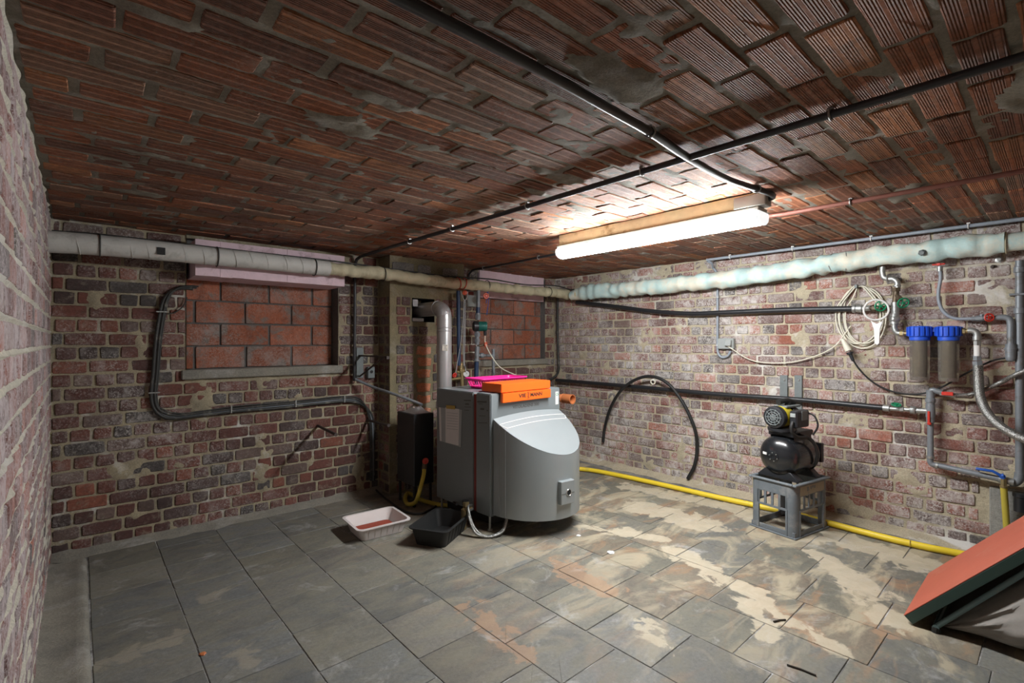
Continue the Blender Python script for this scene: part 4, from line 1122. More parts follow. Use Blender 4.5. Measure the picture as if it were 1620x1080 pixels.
PU = thing('pressure_pump', 'black domed pressure tank with yellow electric pump on top, standing on the crate', 'pump', (3.598, 1.24, HC), R(-10))
zt = .148                       # tank axis above the crate
rT = .133
prof = [(0.0, -.205)]
for j in range(1, 9):
    a_ = math.pi / 2 * j / 8; prof.append((rT * math.sin(a_), -.125 - .080 * math.cos(a_)))
for j in range(0, 9):
    a_ = math.pi / 2 * j / 8; prof.append((rT * math.cos(a_), .095 + .075 * math.sin(a_)))
m = MB(); m.lathe(prof, (0.02, 0, zt), (1, 0, 0), 36); m.build('tank', 'tank', PU, local=True, smooth=50)
m = MB(); m.lathe([(.034, -.004), (.034, .010), (.022, .012)], (-.175, 0, zt), (-1, 0, 0), 20); m.torus((-.188, 0, zt), (1, 0, 0), .016, .004, 16, 6)
fl = m.build('front_flange', 'tank', PU, local=True)
m = MB()
for k in range(6):
    a_ = 2 * math.pi * k / 6 + .3; m.lathe([(.004, 0), (.004, .006)], (-.184, .027 * math.cos(a_), zt + .027 * math.sin(a_)), (-1, 0, 0), 6)
m.build('bolt', 'steel', fl, local=True)
m = MB(); m.box((-.176, .063, zt + .012), (.004, .032, .016), rz=-.32); m.build('white_label', 'white', PU, local=True)
m = MB(); m.lathe([(rT + .003, -.006), (rT + .003, .006)], (0.118, 0, zt), (1, 0, 0), 36); m.build('seam', 'tank', PU, local=True)
for x_ in (-.11, .11):
    m = MB(); m.prism([(x_ - .03, -.135, 0), (x_ - .03, .135, 0), (x_ - .03, .135, .008), (x_ - .03, .085, .055), (x_ - .03, -.085, .055), (x_ - .03, -.135, .008)], (.06, 0, 0)); m.build('foot', 'black', PU, .003, local=True)
m = MB(); m.box((.02, 0, zt + rT + .012), (.24, .17, .035)); m.box((.02, .078, zt + rT - .02), (.20, .012, .06)); m.box((.02, -.078, zt + rT - .02), (.20, .012, .06)); m.build('saddle', 'black', PU, .004, local=True)
zp = zt + rT + .125             # pump axis
m = MB(); m.lathe([(.060, .015), (.071, .025), (.071, .10), (.06, .13)], (-.16, .005, zp), (1, 0, 0), 24)
m.build('motor', 'pumpyellow', PU, local=True)
m = MB(); m.lathe([(.050, -.018), (.070, -.012), (.074, .0), (.074, .022), (.066, .026)], (-.16, .005, zp), (1, 0, 0), 28); fc = m.build('fan_cover', 'black', PU, local=True)
m = MB()
for rr_ in (.018, .034, .050): m.torus((-.181, .005, zp), (1, 0, 0), rr_, .0028, 20, 5)
for k in range(10):
    a_ = 2 * math.pi * k / 10; m.cyl((-.181, .005, zp), (-.179, .005 + .056 * math.cos(a_), zp + .056 * math.sin(a_)), .0026, 5)
m.build('grille', 'greypaint', fc, local=True)
m = MB(); m.lathe([(.05, 0), (.066, .01), (.066, .06), (.05, .10), (.03, .13)], (-.03, .005, zp), (1, 0, 0), 24); m.build('pump_head', 'black', PU, local=True)
m = MB(); m.cyl((.0, .005, zp - .04), (.0, .005, zt + rT + .02), .045, 14, .055); m.lathe([(.07, -.02), (.082, -.01), (.082, .008), (.07, .014)], (-.085, .005, zt + rT + .043), UP, 24); m.build('pedestal', 'black', PU, local=True)
m = MB(); m.box((-.055, -.098, zp - .005), (.15, .05, .11)); cb = m.build('switch_box', 'black', PU, .008, local=True)
m = MB(); m.box((-.132, -.098, zp + .022), (.006, .034, .026)); m.build('rocker_switch', 'switch', cb, .002, local=True)
m = MB(); m.box((-.04, -.1245, zp + .018), (.07, .003, .06)); m.build('rating_label', 'greypaint', cb, local=True)
m = MB(); m.tube(spline([(-.135, -.098, zp - .02), (-.15, -.098, zp - .05), (-.14, -.10, zp - .09), (-.09, -.11, zp - .12), (.0, -.115, zp - .13)], .01), [.014] * 6 + [.009] * 30 if False else .011, 8); m.build('gland_cable', 'black_matt', PU, local=True)
m = MB(); m.tube(spline([(-.11, .01, zp + .095), (-.02, .0, zp + .10), (.05, -.005, zp + .085)], .01), .018, 12); m.cyl((-.015, 0, zp + .06), (-.01, 0, zp + .10), .02); m.build('outlet', 'black_matt', PU, local=True)
m = MB(); m.box((-.02, .0, zp + .066), (.17, .09, .014)); m.cyl((-.09, .06, zp + .05), (.0, .05, zp + .06), .010); m.build('bracket', 'greypaint', PU, .003, local=True)
m = MB(); m.tube(spline([(.02, -.11, zp + .03), (.03, -.15, zp + .01), (.03, -.17, zp - .05), (.01, -.15, zp - .11)], .01), .006, 8); m.build('loop_cable', 'black_matt', PU, local=True)
m = MB(); m.tube(spline([(-.04, -.09, zp - .11), (.02, -.12, zp - .14), (.05, -.145, zp - .19), (.06, -.15, zp - .26), (.07, -.13, zp - .32)], .01), .009, 8); m.build('side_hose', 'black_matt', PU, local=True)
m = MB(); m.lathe([(.05, 0), (.05, .03), (.03, .06)], (.185, 0, zt), (1, 0, 0), 16); m.box((.215, -.03, zt), (.03, .16, .13)); m.build('rear_fitting', 'black', PU, .004, local=True)
# two flat bars on the wall above
for px, lb_ in ((1241, 'left of two grey steel flat bars fixed to the wall above the pump'), (1264, 'right of two grey steel flat bars fixed to the wall above the pump')):
    a, b = rw(px - 6, 593, 0), rw(px + 6, 650, 0)
    t = thing('flat_bar', lb_, 'bracket', rw(px, 650, .01), 0, 'flat bars above the pump')
    MB().box2((XR + .002, a.y, a.z), (XR - .018, b.y, b.z)).build('bar', 'greypaint', t, .002)
    c = rw(px, 601, .018); MB().lathe([(.008, 0), (.006, .006)], c, (-1, 0, 0), 8).build('screw', 'steel', t)

# yellow hose along the foot of the right wall
P = [on_z(px, py, .022) for px, py in ((880, 740), (922, 742), (950, 746), (985, 753), (1050, 767), (1120, 783), (1185, 797), (1250, 811), (1311, 827), (1400, 850), (1470, 866), (1540, 880), (1640, 905))]
P = [p if p.x < XR - .03 else Vector((XR - .03, p.y, p.z)) for p in P]
t = thing('yellow_hose', 'long yellow garden hose on the floor along the right wall', 'hose', P[5] - Vector((0, 0, .02)))
MB().tube(spline(P, .03), .0205, 12).build('tube', 'yellow', t, smooth=60)
c = on_z(1440, 860, .022); MB().torus(c, (-.05, 1, 0), .0205, .002, 14, 5).build('joint_ring', 'tape', t)

# ================================================================== leaning red board and grey cover
BX0, BX1, BY = 2.747, 3.345, 0.478
bt = thing('leaning_board', 'red topped board with a dark green edge leaning up from the floor at lower right', 'board', ((BX0 + BX1) / 2, BY, 0))
dirv = Vector((0, -.37, .42)).normalized(); nrm = Vector((0, .42, .37)).normalized()
Lb = 1.25
o0 = Vector((BX0, BY, .034)); wv = Vector((BX1 - BX0, 0, 0))
MB().prism([o0, o0 + wv, o0 + wv + dirv * Lb, o0 + dirv * Lb], -nrm * .004).build('red_face', 'redboard', bt, .001)
q0 = o0 - nrm * .0042
MB().prism([q0, q0 + wv, q0 + wv + dirv * Lb, q0 + dirv * Lb], -nrm * .038).build('green_core', 'darkgreen', bt, .002)
p0 = on_x(1481, 991, 2.765); dv = (on_x(1620, 906, 2.765) - p0).normalized()
MB().tube([p0, p0 + dv * 1.1], .0105, 12).build('leg_tube', 'bluegrey', bt)
MB().tube([p0 + Vector((-.012, .0, 0)), p0 + Vector((.60, .0, 0))], .012, 10).build('foot_tube', 'bluegrey', bt)
MB().lathe([(.018, 0), (.016, p0.z)], (p0.x, p0.y, 0), UP, 10).build('rubber_foot', 'black_matt', bt)
# wrinkled grey cover bunched beneath
nu, nv = 40, 26
vs = []; fs = []
for i in range(nu + 1):
    s = i / nu
    y = p0.y - .012 - 1.0 * s
    zt_ = max(.02, min(.88, p0.z + (p0.y - y) * dv.z / -dv.y - .032))
    ev = min(1, s * 7)
    for j in range(nv + 1):
        v = j / nv
        bell = math.sin(math.pi * (v ** .8)) * (.015 + .105 * min(1, s * 4))
        fold = math.sin((y * 1.0 + v * .55 * zt_) * 34 + 2.2 * nz(y * 3, v * 3, 6)) * .010 * (1 - v * .5) + .030 * nz(y * 7 + v * 3, v * 5 - y * 4, 3) + .014 * nz(y * 19 + v * 8, v * 12, 8)
        x = 2.825 + .01 * (1 - v) - bell + fold * ev * math.sin(math.pi * min(1, v * .9 + .1))
        z = .006 + (zt_ - .006) * v + .012 * (1 - v) * (1 + nz(y * 4, 2)) * ev
        vs.append((x, y + .015 * nz(y * 5, v * 7, 4), z))
k = len(vs)
for i in range(nu):
    for j in range(nv):
        a_ = i * (nv + 1) + j; fs.append((a_, a_ + 1, a_ + nv + 2, a_ + nv + 1))
# closing faces: top flap under the board, far side
vs2 = [(x + .42, y, z) for x, y, z in vs]
fs2 = [tuple(reversed([q + k for q in f])) for f in fs]
edge = [i * (nv + 1) + nv for i in range(nu + 1)]
fs3 = [(edge[i], edge[i + 1], edge[i + 1] + k, edge[i] + k) for i in range(nu)]
edge = [i * (nv + 1) for i in range(nu + 1)]
fs3 += [(edge[i], edge[i] + k, edge[i + 1] + k, edge[i + 1]) for i in range(nu)]
cap = [(j, j + 1, j + 1 + k, j + k) for j in range(nv)]
tag(MB().add(vs + vs2, fs + fs2 + fs3 + cap).build('fabric_cover', 'fabric', smooth=80), 'wrinkled grey fabric cover bunched under the leaning red board', 'cover')

# ================================================================== boiler
BO = thing('oil_boiler', 'large grey floor standing boiler with rounded silver burner hood', 'boiler', (2.02, 2.494, 0), R(3))
WB, DB, ZB, ZT = 0.703, 0.60, 0.098, 0.904
def L(x, y, z): return Vector((x, y, z))
SEAM = .15
MB().box2((0, 0, ZB), (WB, SEAM, ZT)).build('front_casing', 'boiler', BO, .006, local=True, seg=2)
MB().box2((.006, SEAM, ZB + .004), (WB - .006, SEAM + .026, ZT - .012)).build('red_strip', 'redstrip', BO, local=True)
MB().box2((0, SEAM + .026, ZB), (WB, DB, ZT)).build('rear_casing', 'boiler', BO, .006, local=True, seg=2)
for x_ in (.02, WB - .02):
    for y_ in (.03, DB - .04):
        m = MB(); m.cyl((x_, y_, .01), (x_, y_, ZB + .004), .008, 10); m.cyl((x_, y_, 0), (x_, y_, .012), .018, 12); m.build('foot', 'galv', BO, local=True)
MB().box2((.06, .06, .02), (WB - .06, DB - .05, ZB + .01)).build('plinth', 'black_matt', BO, .004, local=True)
# burner hood: half ellipse in plan, sloping top
ce = (WB / 2, -.004); ea, eb = .333, .372
HB = .112
n = 36
def hood_pt(th, kx=1.0):
    return ce[0] + ea * math.cos(th) * kx, ce[1] - eb * math.sin(th) * kx
def rim_z(y): return .742 + (y - 0) * .60
top = []; bot = []
for i in range(n + 1):
    th = math.pi * i / n
    x_, y_ = hood_pt(th); y_ = min(y_, -.006)
    top.append((x_, y_, rim_z(y_))); bot.append((x_, y_, HB))
vs = top + bot; fs = [(i, i + 1, n + 2 + i, n + 1 + i) for i in range(n)]
fs.append(tuple(range(n + 1, 2 * n + 2)))
fs.append((0, n + 1, 2 * n + 1, n))
hood = MB().add(vs, fs).build('burner_hood', 'hood', BO, local=True, smooth=50)
# domed lid with two raised ribs
vs = []; fs = []
rows = 14
for j in range(rows + 1):
    f = j / rows
    for i in range(n + 1):
        th = math.pi * i / n
        x_, y_ = hood_pt(th)
        yy = y_ * f if False else y_ * f
        yy = min(-.006, yy) if f > 0 else -.006
        # points across the half ellipse by fraction of depth
        xx = ce[0] + ea * math.cos(th)
        crown = .020 * (1 - (2 * (xx - ce[0]) / (2 * ea)) ** 2) * (1 - f)
        vs.append((xx, yy, rim_z(yy) + .002 + crown))
    if j:
        k = j * (n + 1)
        fs += [(k - n - 1 + i, k + i, k + 1 + i, k - n + i) for i in range(n)]
lid = MB().add(vs, fs).build('lid', 'hood', hood, local=True, smooth=60)
for depth in (.055, .095):
    pts = []
    for i in range(25):
        x_ = ce[0] - ea * .985 + 2 * ea * .985 * i / 24
        ym = eb * math.sqrt(max(0, 1 - ((x_ - ce[0]) / ea) ** 2))
        yy = -min(depth, ym) - .004
        f = min(1, depth / max(ym, 1e-3))
        pts.append((x_, yy, rim_z(yy) + .0035 + .020 * (1 - ((x_ - ce[0]) / ea) ** 2) * (1 - f)))
    MB().tube(pts, .0022, 6).build('lid_rib', 'white', hood, local=True)  # white colour paints the highlight along each raised rib
for sx in (-1, 1):
    for d_ in (.055, .105):
        x_ = ce[0] + sx * ea * math.sqrt(1 - (d_ / eb) ** 2)
        MB().box2((x_ - .0025, -d_ - .0025, HB), (x_ + .0025, -d_ + .0025, rim_z(-d_) - .002)).build('side_seam', 'hood', hood, local=True)
# small inspection box on the hood
th = None
best = None
for i in range(400):
    th_ = math.pi * i / 400
    x_, y_ = hood_pt(th_)
    w_ = XF[BO.name] @ Vector((x_, y_, .25))
    pr = project(w_)
    # visible side only
    nl = Vector((math.cos(th_) / ea, -math.sin(th_) / eb, 0)); nw = XF[BO.name].to_3x3() @ nl
    if nw.dot(CAM - w_) > 0 and (best is None or abs(pr[0] - 894) < best[0]): best = (abs(pr[0] - 894), th_, x_, y_, nl.normalized(), pr[2])
_, th_, x_, y_, nl, dep = best
zc_ = 1.25 - (777 - 540) / F * dep
ang = math.atan2(nl.y, nl.x)
ib = MB().box((x_ + nl.x * .002, y_ + nl.y * .002, zc_), (.052, .115, .150), ang).build('inspection_box', 'hood', hood, .004, local=True)
tn = Vector((-nl.y, nl.x, 0))
fc_ = Vector((x_, y_, zc_)) + nl * .0285
MB().lathe([(.020, 0), (.020, .003)], fc_ + tn * .008, nl, 20).build('sight_hole', 'hole', ib, local=True) if False else None
m = MB(); m.lathe([(.019, 0), (.019, .0025)], fc_ + tn * .005, nl, 20); m.build('sight_hole', 'hole', hood, local=True)
m = MB(); m.torus(fc_ + tn * .005 + nl * .002, nl, .020, .003, 20, 6); m.build('sight_ring', 'steel', hood, local=True)
m = MB(); m.box(fc_ + nl * .0005 + UP * -.004, (.002, .108, .002), ang); m.build('split_line', 'boiler_ink', hood, local=True)
# orange control unit
CB = thing('control_unit', 'orange boiler control box with lettering sitting on the grey boiler', 'control box', (2.095, 2.47, .905), R(3))
W_ = .492
MB().box2((0, .003, .0035), (W_, .205, .062)).build('upper_case', 'orange', CB, .003, local=True, seg=2)
MB().box2((.004, -.006, -.063), (W_ - .004, .020, .000)).build('front_panel', 'orange', CB, .003, local=True, seg=2)
fr = -.0068
m = MB()
text_at(m, 'VIE', .034, (.189, fr, -.028), (1, 0, 0), (0, 0, 1), 1.5, .0012)
text_at(m, 'MANN', .034, (.330, fr, -.028), (1, 0, 0), (0, 0, 1), 1.22, .0012)
text_at(m, 'S', .030, (.248, fr, -.0160), (1, 0, 0), (0, 0, 1), 1.7, .0003)
text_at(m, 'S', .030, (.248, fr, -.0415), (1, 0, 0), (0, 0, 1), 1.7, .0003)
m.build('lettering', 'ink', CB, local=True, smooth=0)
m = MB(); text_at(m, 'VITOLADENS 300', .030, (.335, -.0012, .800), (1, 0, 0), (0, 0, 1), 1.15, .0008); m.build('name_lettering', 'boiler_ink', BO, local=True, smooth=0)
# stickers and documents
m = MB(); m.box2((WB - .052, -.0015, ZT - .125), (WB - .020, .0, ZT - .03)); st = m.build('white_sticker', 'white', BO, local=True)
m = MB(); m.torus((WB - .036, -.002, ZT - .05), (0, 1, 0), .010, .0018, 14, 5); m.build('green_mark', 'green', st, local=True)
def side(px, py, o=.002):        # pixel -> boiler's left side, local coordinates
    inv = XF[BO.name].inverted(); c0 = inv @ CAM; d = inv.to_3x3() @ ray(px, py)
    tt = (-o - c0.x) / d.x; return c0 + d * tt
q = [side(*p) for p in ((694, 644), (731, 648), (729, 707), (696, 697))]
DOC = thing('document_sleeve', 'clear plastic sleeve with a white sheet taped to the boiler side', 'document', XF[BO.name] @ ((q[0] + q[2]) / 2), R(3))
def wq(L_): return [XF[BO.name] @ p for p in L_]
MB().prism(wq(q), XF[BO.name].to_3x3() @ Vector((-.001, 0, 0))).build('sleeve', 'clearfilm', DOC)
q = [side(*p, .0035) for p in ((705, 644), (726.5, 647), (725.5, 704.5), (705, 699.5))]
sh = MB().prism(wq(q), XF[BO.name].to_3x3() @ Vector((-.001, 0, 0))).build('sheet', 'paper', DOC)
m = MB()
for k in range(7):
    y_ = 652 + k * 4.2; m.prism(wq([side(*p, .0048) for p in ((707, y_), (724.5, y_ + 1.9), (724.5, y_ + 2.5), (707, y_ + .6))]), XF[BO.name].to_3x3() @ Vector((-.0004, 0, 0)))
m.build('ruled_lines', 'clearfilm', sh)
q = [side(*p, .004) for p in ((694.5, 644), (697.5, 644.5), (698.5, 697.5), (696, 697))]
MB().prism(wq(q), XF[BO.name].to_3x3() @ Vector((-.001, 0, 0))).build('punched_strip', 'paper', DOC)
q = [side(*p, .005) for p in ((706, 640.5), (720, 641.5), (720, 647.5), (706, 646))]
MB().prism(wq(q), XF[BO.name].to_3x3() @ Vector((-.001, 0, 0))).build('tape', 'tape', DOC)
# printed notes on the casing
m = MB()
for (x0, y0, x1, y1) in ((734, 632, 745, 634), (736, 637.5, 742, 640), (735, 643, 745, 644), (735, 648, 742, 649), (755, 634, 770, 636.5), (760, 645, 766, 648), (770, 648, 772, 650), (757, 638, 764, 639), (758, 657, 768, 658), (756, 668, 771, 669)):
    m.prism([side(*p, .0012) for p in ((x0, y0), (x1, y0 + .4), (x1, y1 + .4), (x0, y1))], (-.0004, 0, 0))
m.build('printed_notes', 'boiler_ink', BO, local=True, smooth=0)
# ================================================================== magenta basket
BK = thing('plastic_basket', 'bright magenta plastic basket lying behind the orange control box', 'basket', (2.385, 2.87, ZT), R(2))
hw, hd, hh = .235, .105, .072
def ringpts(w, d, z, r, n=6):
    out = []
    for sx, sy, a0 in ((1, 1, 0), (-1, 1, 90), (-1, -1, 180), (1, -1, 270)):
        for j in range(n + 1):
            a_ = R(a0 + 90 * j / n); out.append(Vector((sx * (w - r) + r * math.cos(a_), sy * (d - r) + r * math.sin(a_), z)))
    return out
lo = ringpts(hw - .035, hd - .025, .004, .025); hi = ringpts(hw - .008, hd - .008, hh, .03)
k = len(lo)
MB().add(lo + [v + UP * .004 for v in lo], [tuple(range(k)), tuple(range(k, 2 * k))] + [(i, (i + 1) % k, k + (i + 1) % k, k + i) for i in range(k)]).build('base', 'magenta', BK, local=True)
MB().tube(ringpts(hw, hd, hh, .032), .006, 8, closed=True).build('rim', 'magenta', BK, local=True, smooth=60)
def lerp_ring(t_): return [a_.lerp(b_, t_) for a_, b_ in zip(lo, hi)]
for t0_, t1_ in ((0, .2), (.78, 1.0)):
    A, B = lerp_ring(t0_), lerp_ring(t1_)
    A2 = [v * .985 for v in A]; B2 = [Vector((v.x * .985, v.y * .985, v.z)) for v in B]; A2 = [Vector((v.x * .985, v.y * .985, v.z)) for v in A]
    m = MB(); m.add(A + B, [(i, (i + 1) % k, k + (i + 1) % k, k + i) for i in range(k)]); m.add(A2 + B2, [(k + i, k + (i + 1) % k, (i + 1) % k, i) for i in range(k)])
    m.build('side_band', 'magenta', BK, local=True)
def resample(ring, cnt):
    tot = [0]
    for i in range(len(ring)): tot.append(tot[-1] + (ring[(i + 1) % len(ring)] - ring[i]).length)
    out = []
    for c_ in range(cnt):
        s_ = tot[-1] * c_ / cnt; i = 0
        while tot[i + 1] < s_: i += 1
        f = (s_ - tot[i]) / max(1e-9, tot[i + 1] - tot[i]); out.append((i, f))
    return out
idx = resample(hi, 52)
A, B = lerp_ring(.18), lerp_ring(.80)
m = MB()
for i, f in idx:
    p = A[i].lerp(A[(i + 1) % k], f); q_ = B[i].lerp(B[(i + 1) % k], f); m.cyl(p, q_, .0032, 5)
m.build('bar', 'magenta', BK, local=True)

# ================================================================== flue, pipes and pump behind the boiler
FX, FY = 2.222, 3.34
t = thing('flue_pipe', 'silver steel flue pipe rising behind the boiler and bending into the chimney hole', 'flue pipe', (FX, FY, .72))
zz = 1.522
P = [Vector((FX, FY, .72)), Vector((FX, FY, 1.43))] + spline([(FX, FY, 1.44), (FX, FY + .008, 1.475), (FX, FY + .035, 1.505), (FX, FY + .075, zz)], .012)[1:] + [Vector((FX, PY + .15, zz))]
MB().tube(P, .060, 24).build('tube', 'flue', t, smooth=60)
m = MB(); m.torus((FX, FY, 1.36), UP, .0605, .005, 24, 6); m.torus((FX, FY, 1.335), UP, .0605, .004, 24, 6); m.torus((FX, FY + .095, zz), (0, 1, 0), .0605, .004, 24, 6); m.build('socket_ring', 'flue', t)
MB().box((FX - .028, FY - .053, 1.20), (.044, .003, .050), -.50).build('sticker', 'label', t)
sd = Vector((math.cos(-.5), math.sin(-.5), 0)); sn = Vector((sd.y, -sd.x, 0))
m = MB()
for dz_, w_ in ((.016, .034), (.005, .014), (-.006, .028), (-.017, .036)): m.box(Vector((FX - .028, FY - .053, 1.20 + dz_)) + sn * .0017, (w_, .0006, .0035), -.5)
m.build('sticker_print', 'boiler_ink', t)
m = MB(); m.tube(spline([(FX, FY + .003, 1.452), (FX, FY + .012, 1.482), (FX, FY + .038, 1.508)], .008), .0612, 24, caps=False); m.build('foil_tape', 'foil', t, smooth=60)
# blue return pipe, cords and gauge
t = thing('blue_pipe', 'dark blue heating pipe with brass fittings and a round gauge behind the boiler', 'pipe', (2.50, 3.53, .8))
YQ = 3.53
def py_(px, py): return on_y(px, py, YQ)
MB().cyl(py_(725, 460), py_(726, 578), .018, 14).build('tube', 'bluepipe', t)
m = MB(); m.cyl(py_(729, 574), py_(729, 588), .022); m.cyl(py_(730, 586), py_(731, 612), .016); m.cyl(py_(722, 588), py_(740, 590), .012); nut(m, py_(726, 585), py_(734, 586), .024); m.cyl(py_(712, 600), py_(728, 598), .012); m.build('fitting', 'brass', t)
g = py_(738, 591)
gg = MB().lathe([(.026, 0), (.031, .004), (.031, .03), (.027, .033)], g, (-.62, -.78, 0), 22).build('gauge', 'black', t)
MB().lathe([(.026, 0), (.026, .002)], g + Vector((-.62, -.78, 0)) * .0335, (-.62, -.78, 0), 20).build('dial', 'white', gg)
MB().cyl(g + Vector((-.62, -.78, 0)) * .037, g + Vector((-.62, -.78, 0)) * .037 + Vector((.008, -.004, .014)), .0018, 5).build('needle', 'ink', gg)
wheel(MB(), py_(716, 593) + Vector((0, -.03, 0)), (0, 1, .3), .018, .005).build('tap', 'red', t)
t = thing('hanging_cords', 'pale twisted cords looped over a red tag below the cream lagging', 'cord', py_(735, 470))
YQ = 3.50
m = MB()
m.tube(spline([py_(729, 460), py_(731, 468), py_(735, 475), py_(739, 470), py_(740, 461)], .01), .0045, 6)
m.tube(spline([py_(734, 476), py_(733, 500), py_(729, 540), py_(723, 577), py_(721, 590)], .03), .003, 6)
m.tube(spline([py_(734, 476), py_(734, 520), py_(733, 560), py_(734, 578)], .03), .0035, 6)
m.tube(spline([py_(736, 476), py_(736, 520), py_(735, 570), py_(737, 588)], .03), .0035, 6)
m.build('cord', 'clearfilm', t, smooth=60)
MB().lathe([(.006, -.012), (.022, -.008), (.022, .008), (.006, .012)], py_(735.5, 463), (-.5, -.8, 0), 8).build('red_tag', 'orangered', t)
m = MB(); m.torus(on_y(724, 448, YP), (1, 0, .2), .051, .004, 18, 5); m.torus(on_y(733, 449, YP), (1, 0, -.2), .051, .004, 18, 5); m.build('red_string', 'red', t)
t = thing('control_case', 'small grey control case with a red display on the back wall beside the pump', 'control box', bw(743, 486, .03))
a, b = bw(735.5, 459, .04), bw(752, 486, .0)
MB().box2((a.x, YB - .05, b.z), (b.x, YB - .005, a.z)).build('case', 'switch', t, .006)
a, b = bw(740, 461, .05), bw(749, 467, .05)
MB().box2((a.x, YB - .053, b.z), (b.x, YB - .049, a.z)).build('display', 'redstrip', t)
t = thing('circulation_pump', 'green and black circulation pump on a vertical blue pipe behind the boiler', 'pump', (2.77, 3.6, .95))
YQ = 3.57
MB().cyl(py_(757, 450), py_(756.5, 487), .019, 14).build('riser', 'greypipe', t)
MB().cyl(py_(756.5, 486), py_(756, 496), .0195, 14).build('blue_section', 'bluepipe', t)
m = MB(); m.cyl(py_(756, 495), py_(756, 506), .024); nut(m, py_(756, 498), py_(756, 504), .028); m.cyl(py_(755, 524), py_(755, 545), .020); nut(m, py_(755, 526), py_(755, 532), .029); nut(m, py_(755, 536), py_(755, 541), .026); m.cyl(py_(755, 548), py_(754, 572), .022); m.cyl(py_(754, 569), py_(754, 571), .034); m.build('flange', 'greypipe', t)
axp = Vector((.88, -.45, 0)).normalized()
c = py_(753, 516)
m = MB(); m.lathe([(.034, -.03), (.046, -.02), (.046, .02), (.038, .026)], c, axp, 20); m.build('pump_body', 'black', t)
m = MB(); m.lathe([(.036, .02), (.042, .022), (.044, .03), (.044, .095), (.038, .10)], c, axp, 22); mo = m.build('pump_motor', 'teal', t)
m = MB()
for k in range(4): m.torus(c + axp * (.04 + .014 * k), axp, .0445, .002, 20, 5)
m.build('cooling_fin', 'teal', mo)
m = MB(); m.cyl(c + axp * .085 + Vector((0, 0, -.04)), c + axp * .085 + Vector((0, 0, -.085)), .014, 10); m.build('cable_gland', 'black', t)
e = c + axp * .085 + Vector((0, 0, -.08))
MB().tube(spline([e, e + Vector((.005, 0, -.08)), e + Vector((.04, -.05, -.20)), e + Vector((.09, -.12, -.30)), e + Vector((.14, -.30, -.37))], .02), .0055, 8).build('mains_lead', 'cord', t, smooth=60)
m = MB(); wheel(m, py_(765.5, 545) + Vector((0, -.03, 0)), (.5, -.85, 0), .022, .007); m.build('valve_knob', 'orangered', t)
m = MB(); m.cyl(py_(757, 547), py_(765, 545) + Vector((0, -.02, 0)), .010); m.build('valve_stem', 'bronze', t)
m = MB(); m.cyl(py_(757, 562), py_(779, 562), .014); m.lathe([(.02, -.02), (.025, -.008), (.025, .008), (.02, .02)], py_(762, 562), (1, 0, 0), 14); m.cyl(py_(780.5, 552), py_(780.5, 594), .016, 12); m.build('branch', 'greypipe', t)
MB().cyl(py_(754, 571), py_(753, 608), .021, 14).build('blue_tail', 'bluepipe', t)
wheel(MB(), py_(769, 468), (-.4, -.9, 0), .022, .007).build('upper_knob', 'orangered', t)
m = MB(); m.tube(spline([py_(769, 455), py_(771, 462), py_(773, 475), py_(771, 490), py_(770, 498)], .02), .003, 6); m.tube(spline([py_(776, 455), py_(772, 462), py_(769, 480)], .02), .003, 6); m.build('blue_string', 'bluelever', t)
# terracotta coloured drain pipe
a = on_x(888, 627, 3.10); t = thing('drain_pipe', 'orange drain pipe with an open mouth showing right behind the boiler', 'pipe', a - Vector((0, 0, .05)))
c1 = on_y(906, 631.5, 2.72); ax = Vector((.05, -1, 0)).normalized()
Ld = (YB + .02 - c1.y) / -ax.y
c0 = c1 - ax * Ld
m = MB(); m.lathe([(.034, 0), (.034, Ld - .10), (.040, Ld - .09), (.040, Ld - .01), (.041, Ld), (.035, Ld), (.034, Ld - .14)], c0, ax, 22); m.build('tube', 'clayorange', t, smooth=50)
MB().torus(c1 - ax * .105, ax, .036, .004, 20, 6).build('socket_ring', 'clayorange', t)
# black cabinet and foil beside the boiler
t = thing('black_cabinet', 'black metal cabinet in the shadow at the left rear of the boiler', 'cabinet', (1.98, 3.36, 0))
MB().box2((1.885, 3.24, .16), (2.06, 3.50, .70)).build('body', 'black', t, .005)
for x_ in (1.90, 2.04):
    for y_ in (3.26, 3.48): MB().cyl((x_, y_, 0), (x_, y_, .165), .012, 8).build('leg', 'black_matt', t)
m = MB()
vs = []; fs = []
for i in range(13):
    for j in range(11):
        x_ = 1.90 + .15 * i / 12; y_ = 3.26 + .2 * j / 10
        e = math.sin(math.pi * i / 12) * math.sin(math.pi * j / 10)
        vs.append((x_, y_, .701 + e * (.05 + .03 * nz(x_ * 30, y_ * 30)) ))
fs = [(i * 11 + j, i * 11 + j + 1, (i + 1) * 11 + j + 1, (i + 1) * 11 + j) for i in range(12) for j in range(10)]
tag(MB().add(vs, fs).build('foil_bundle', 'foil', smooth=20), 'crumpled silver foil bundle lying on the black cabinet', 'foil')
P = [Vector((1.675, YB - .055, .945)), on_y(590, 612, 3.70), on_y(620, 622, 3.50), on_y(645, 631, 3.40), on_y(668, 640, 3.30)]
tag(MB().tube(spline(P, .05), .011, 10).build('slanting_pipe', 'greypipe', smooth=60), 'thin grey pipe slanting from the wall conduit to behind the boiler', 'pipe')

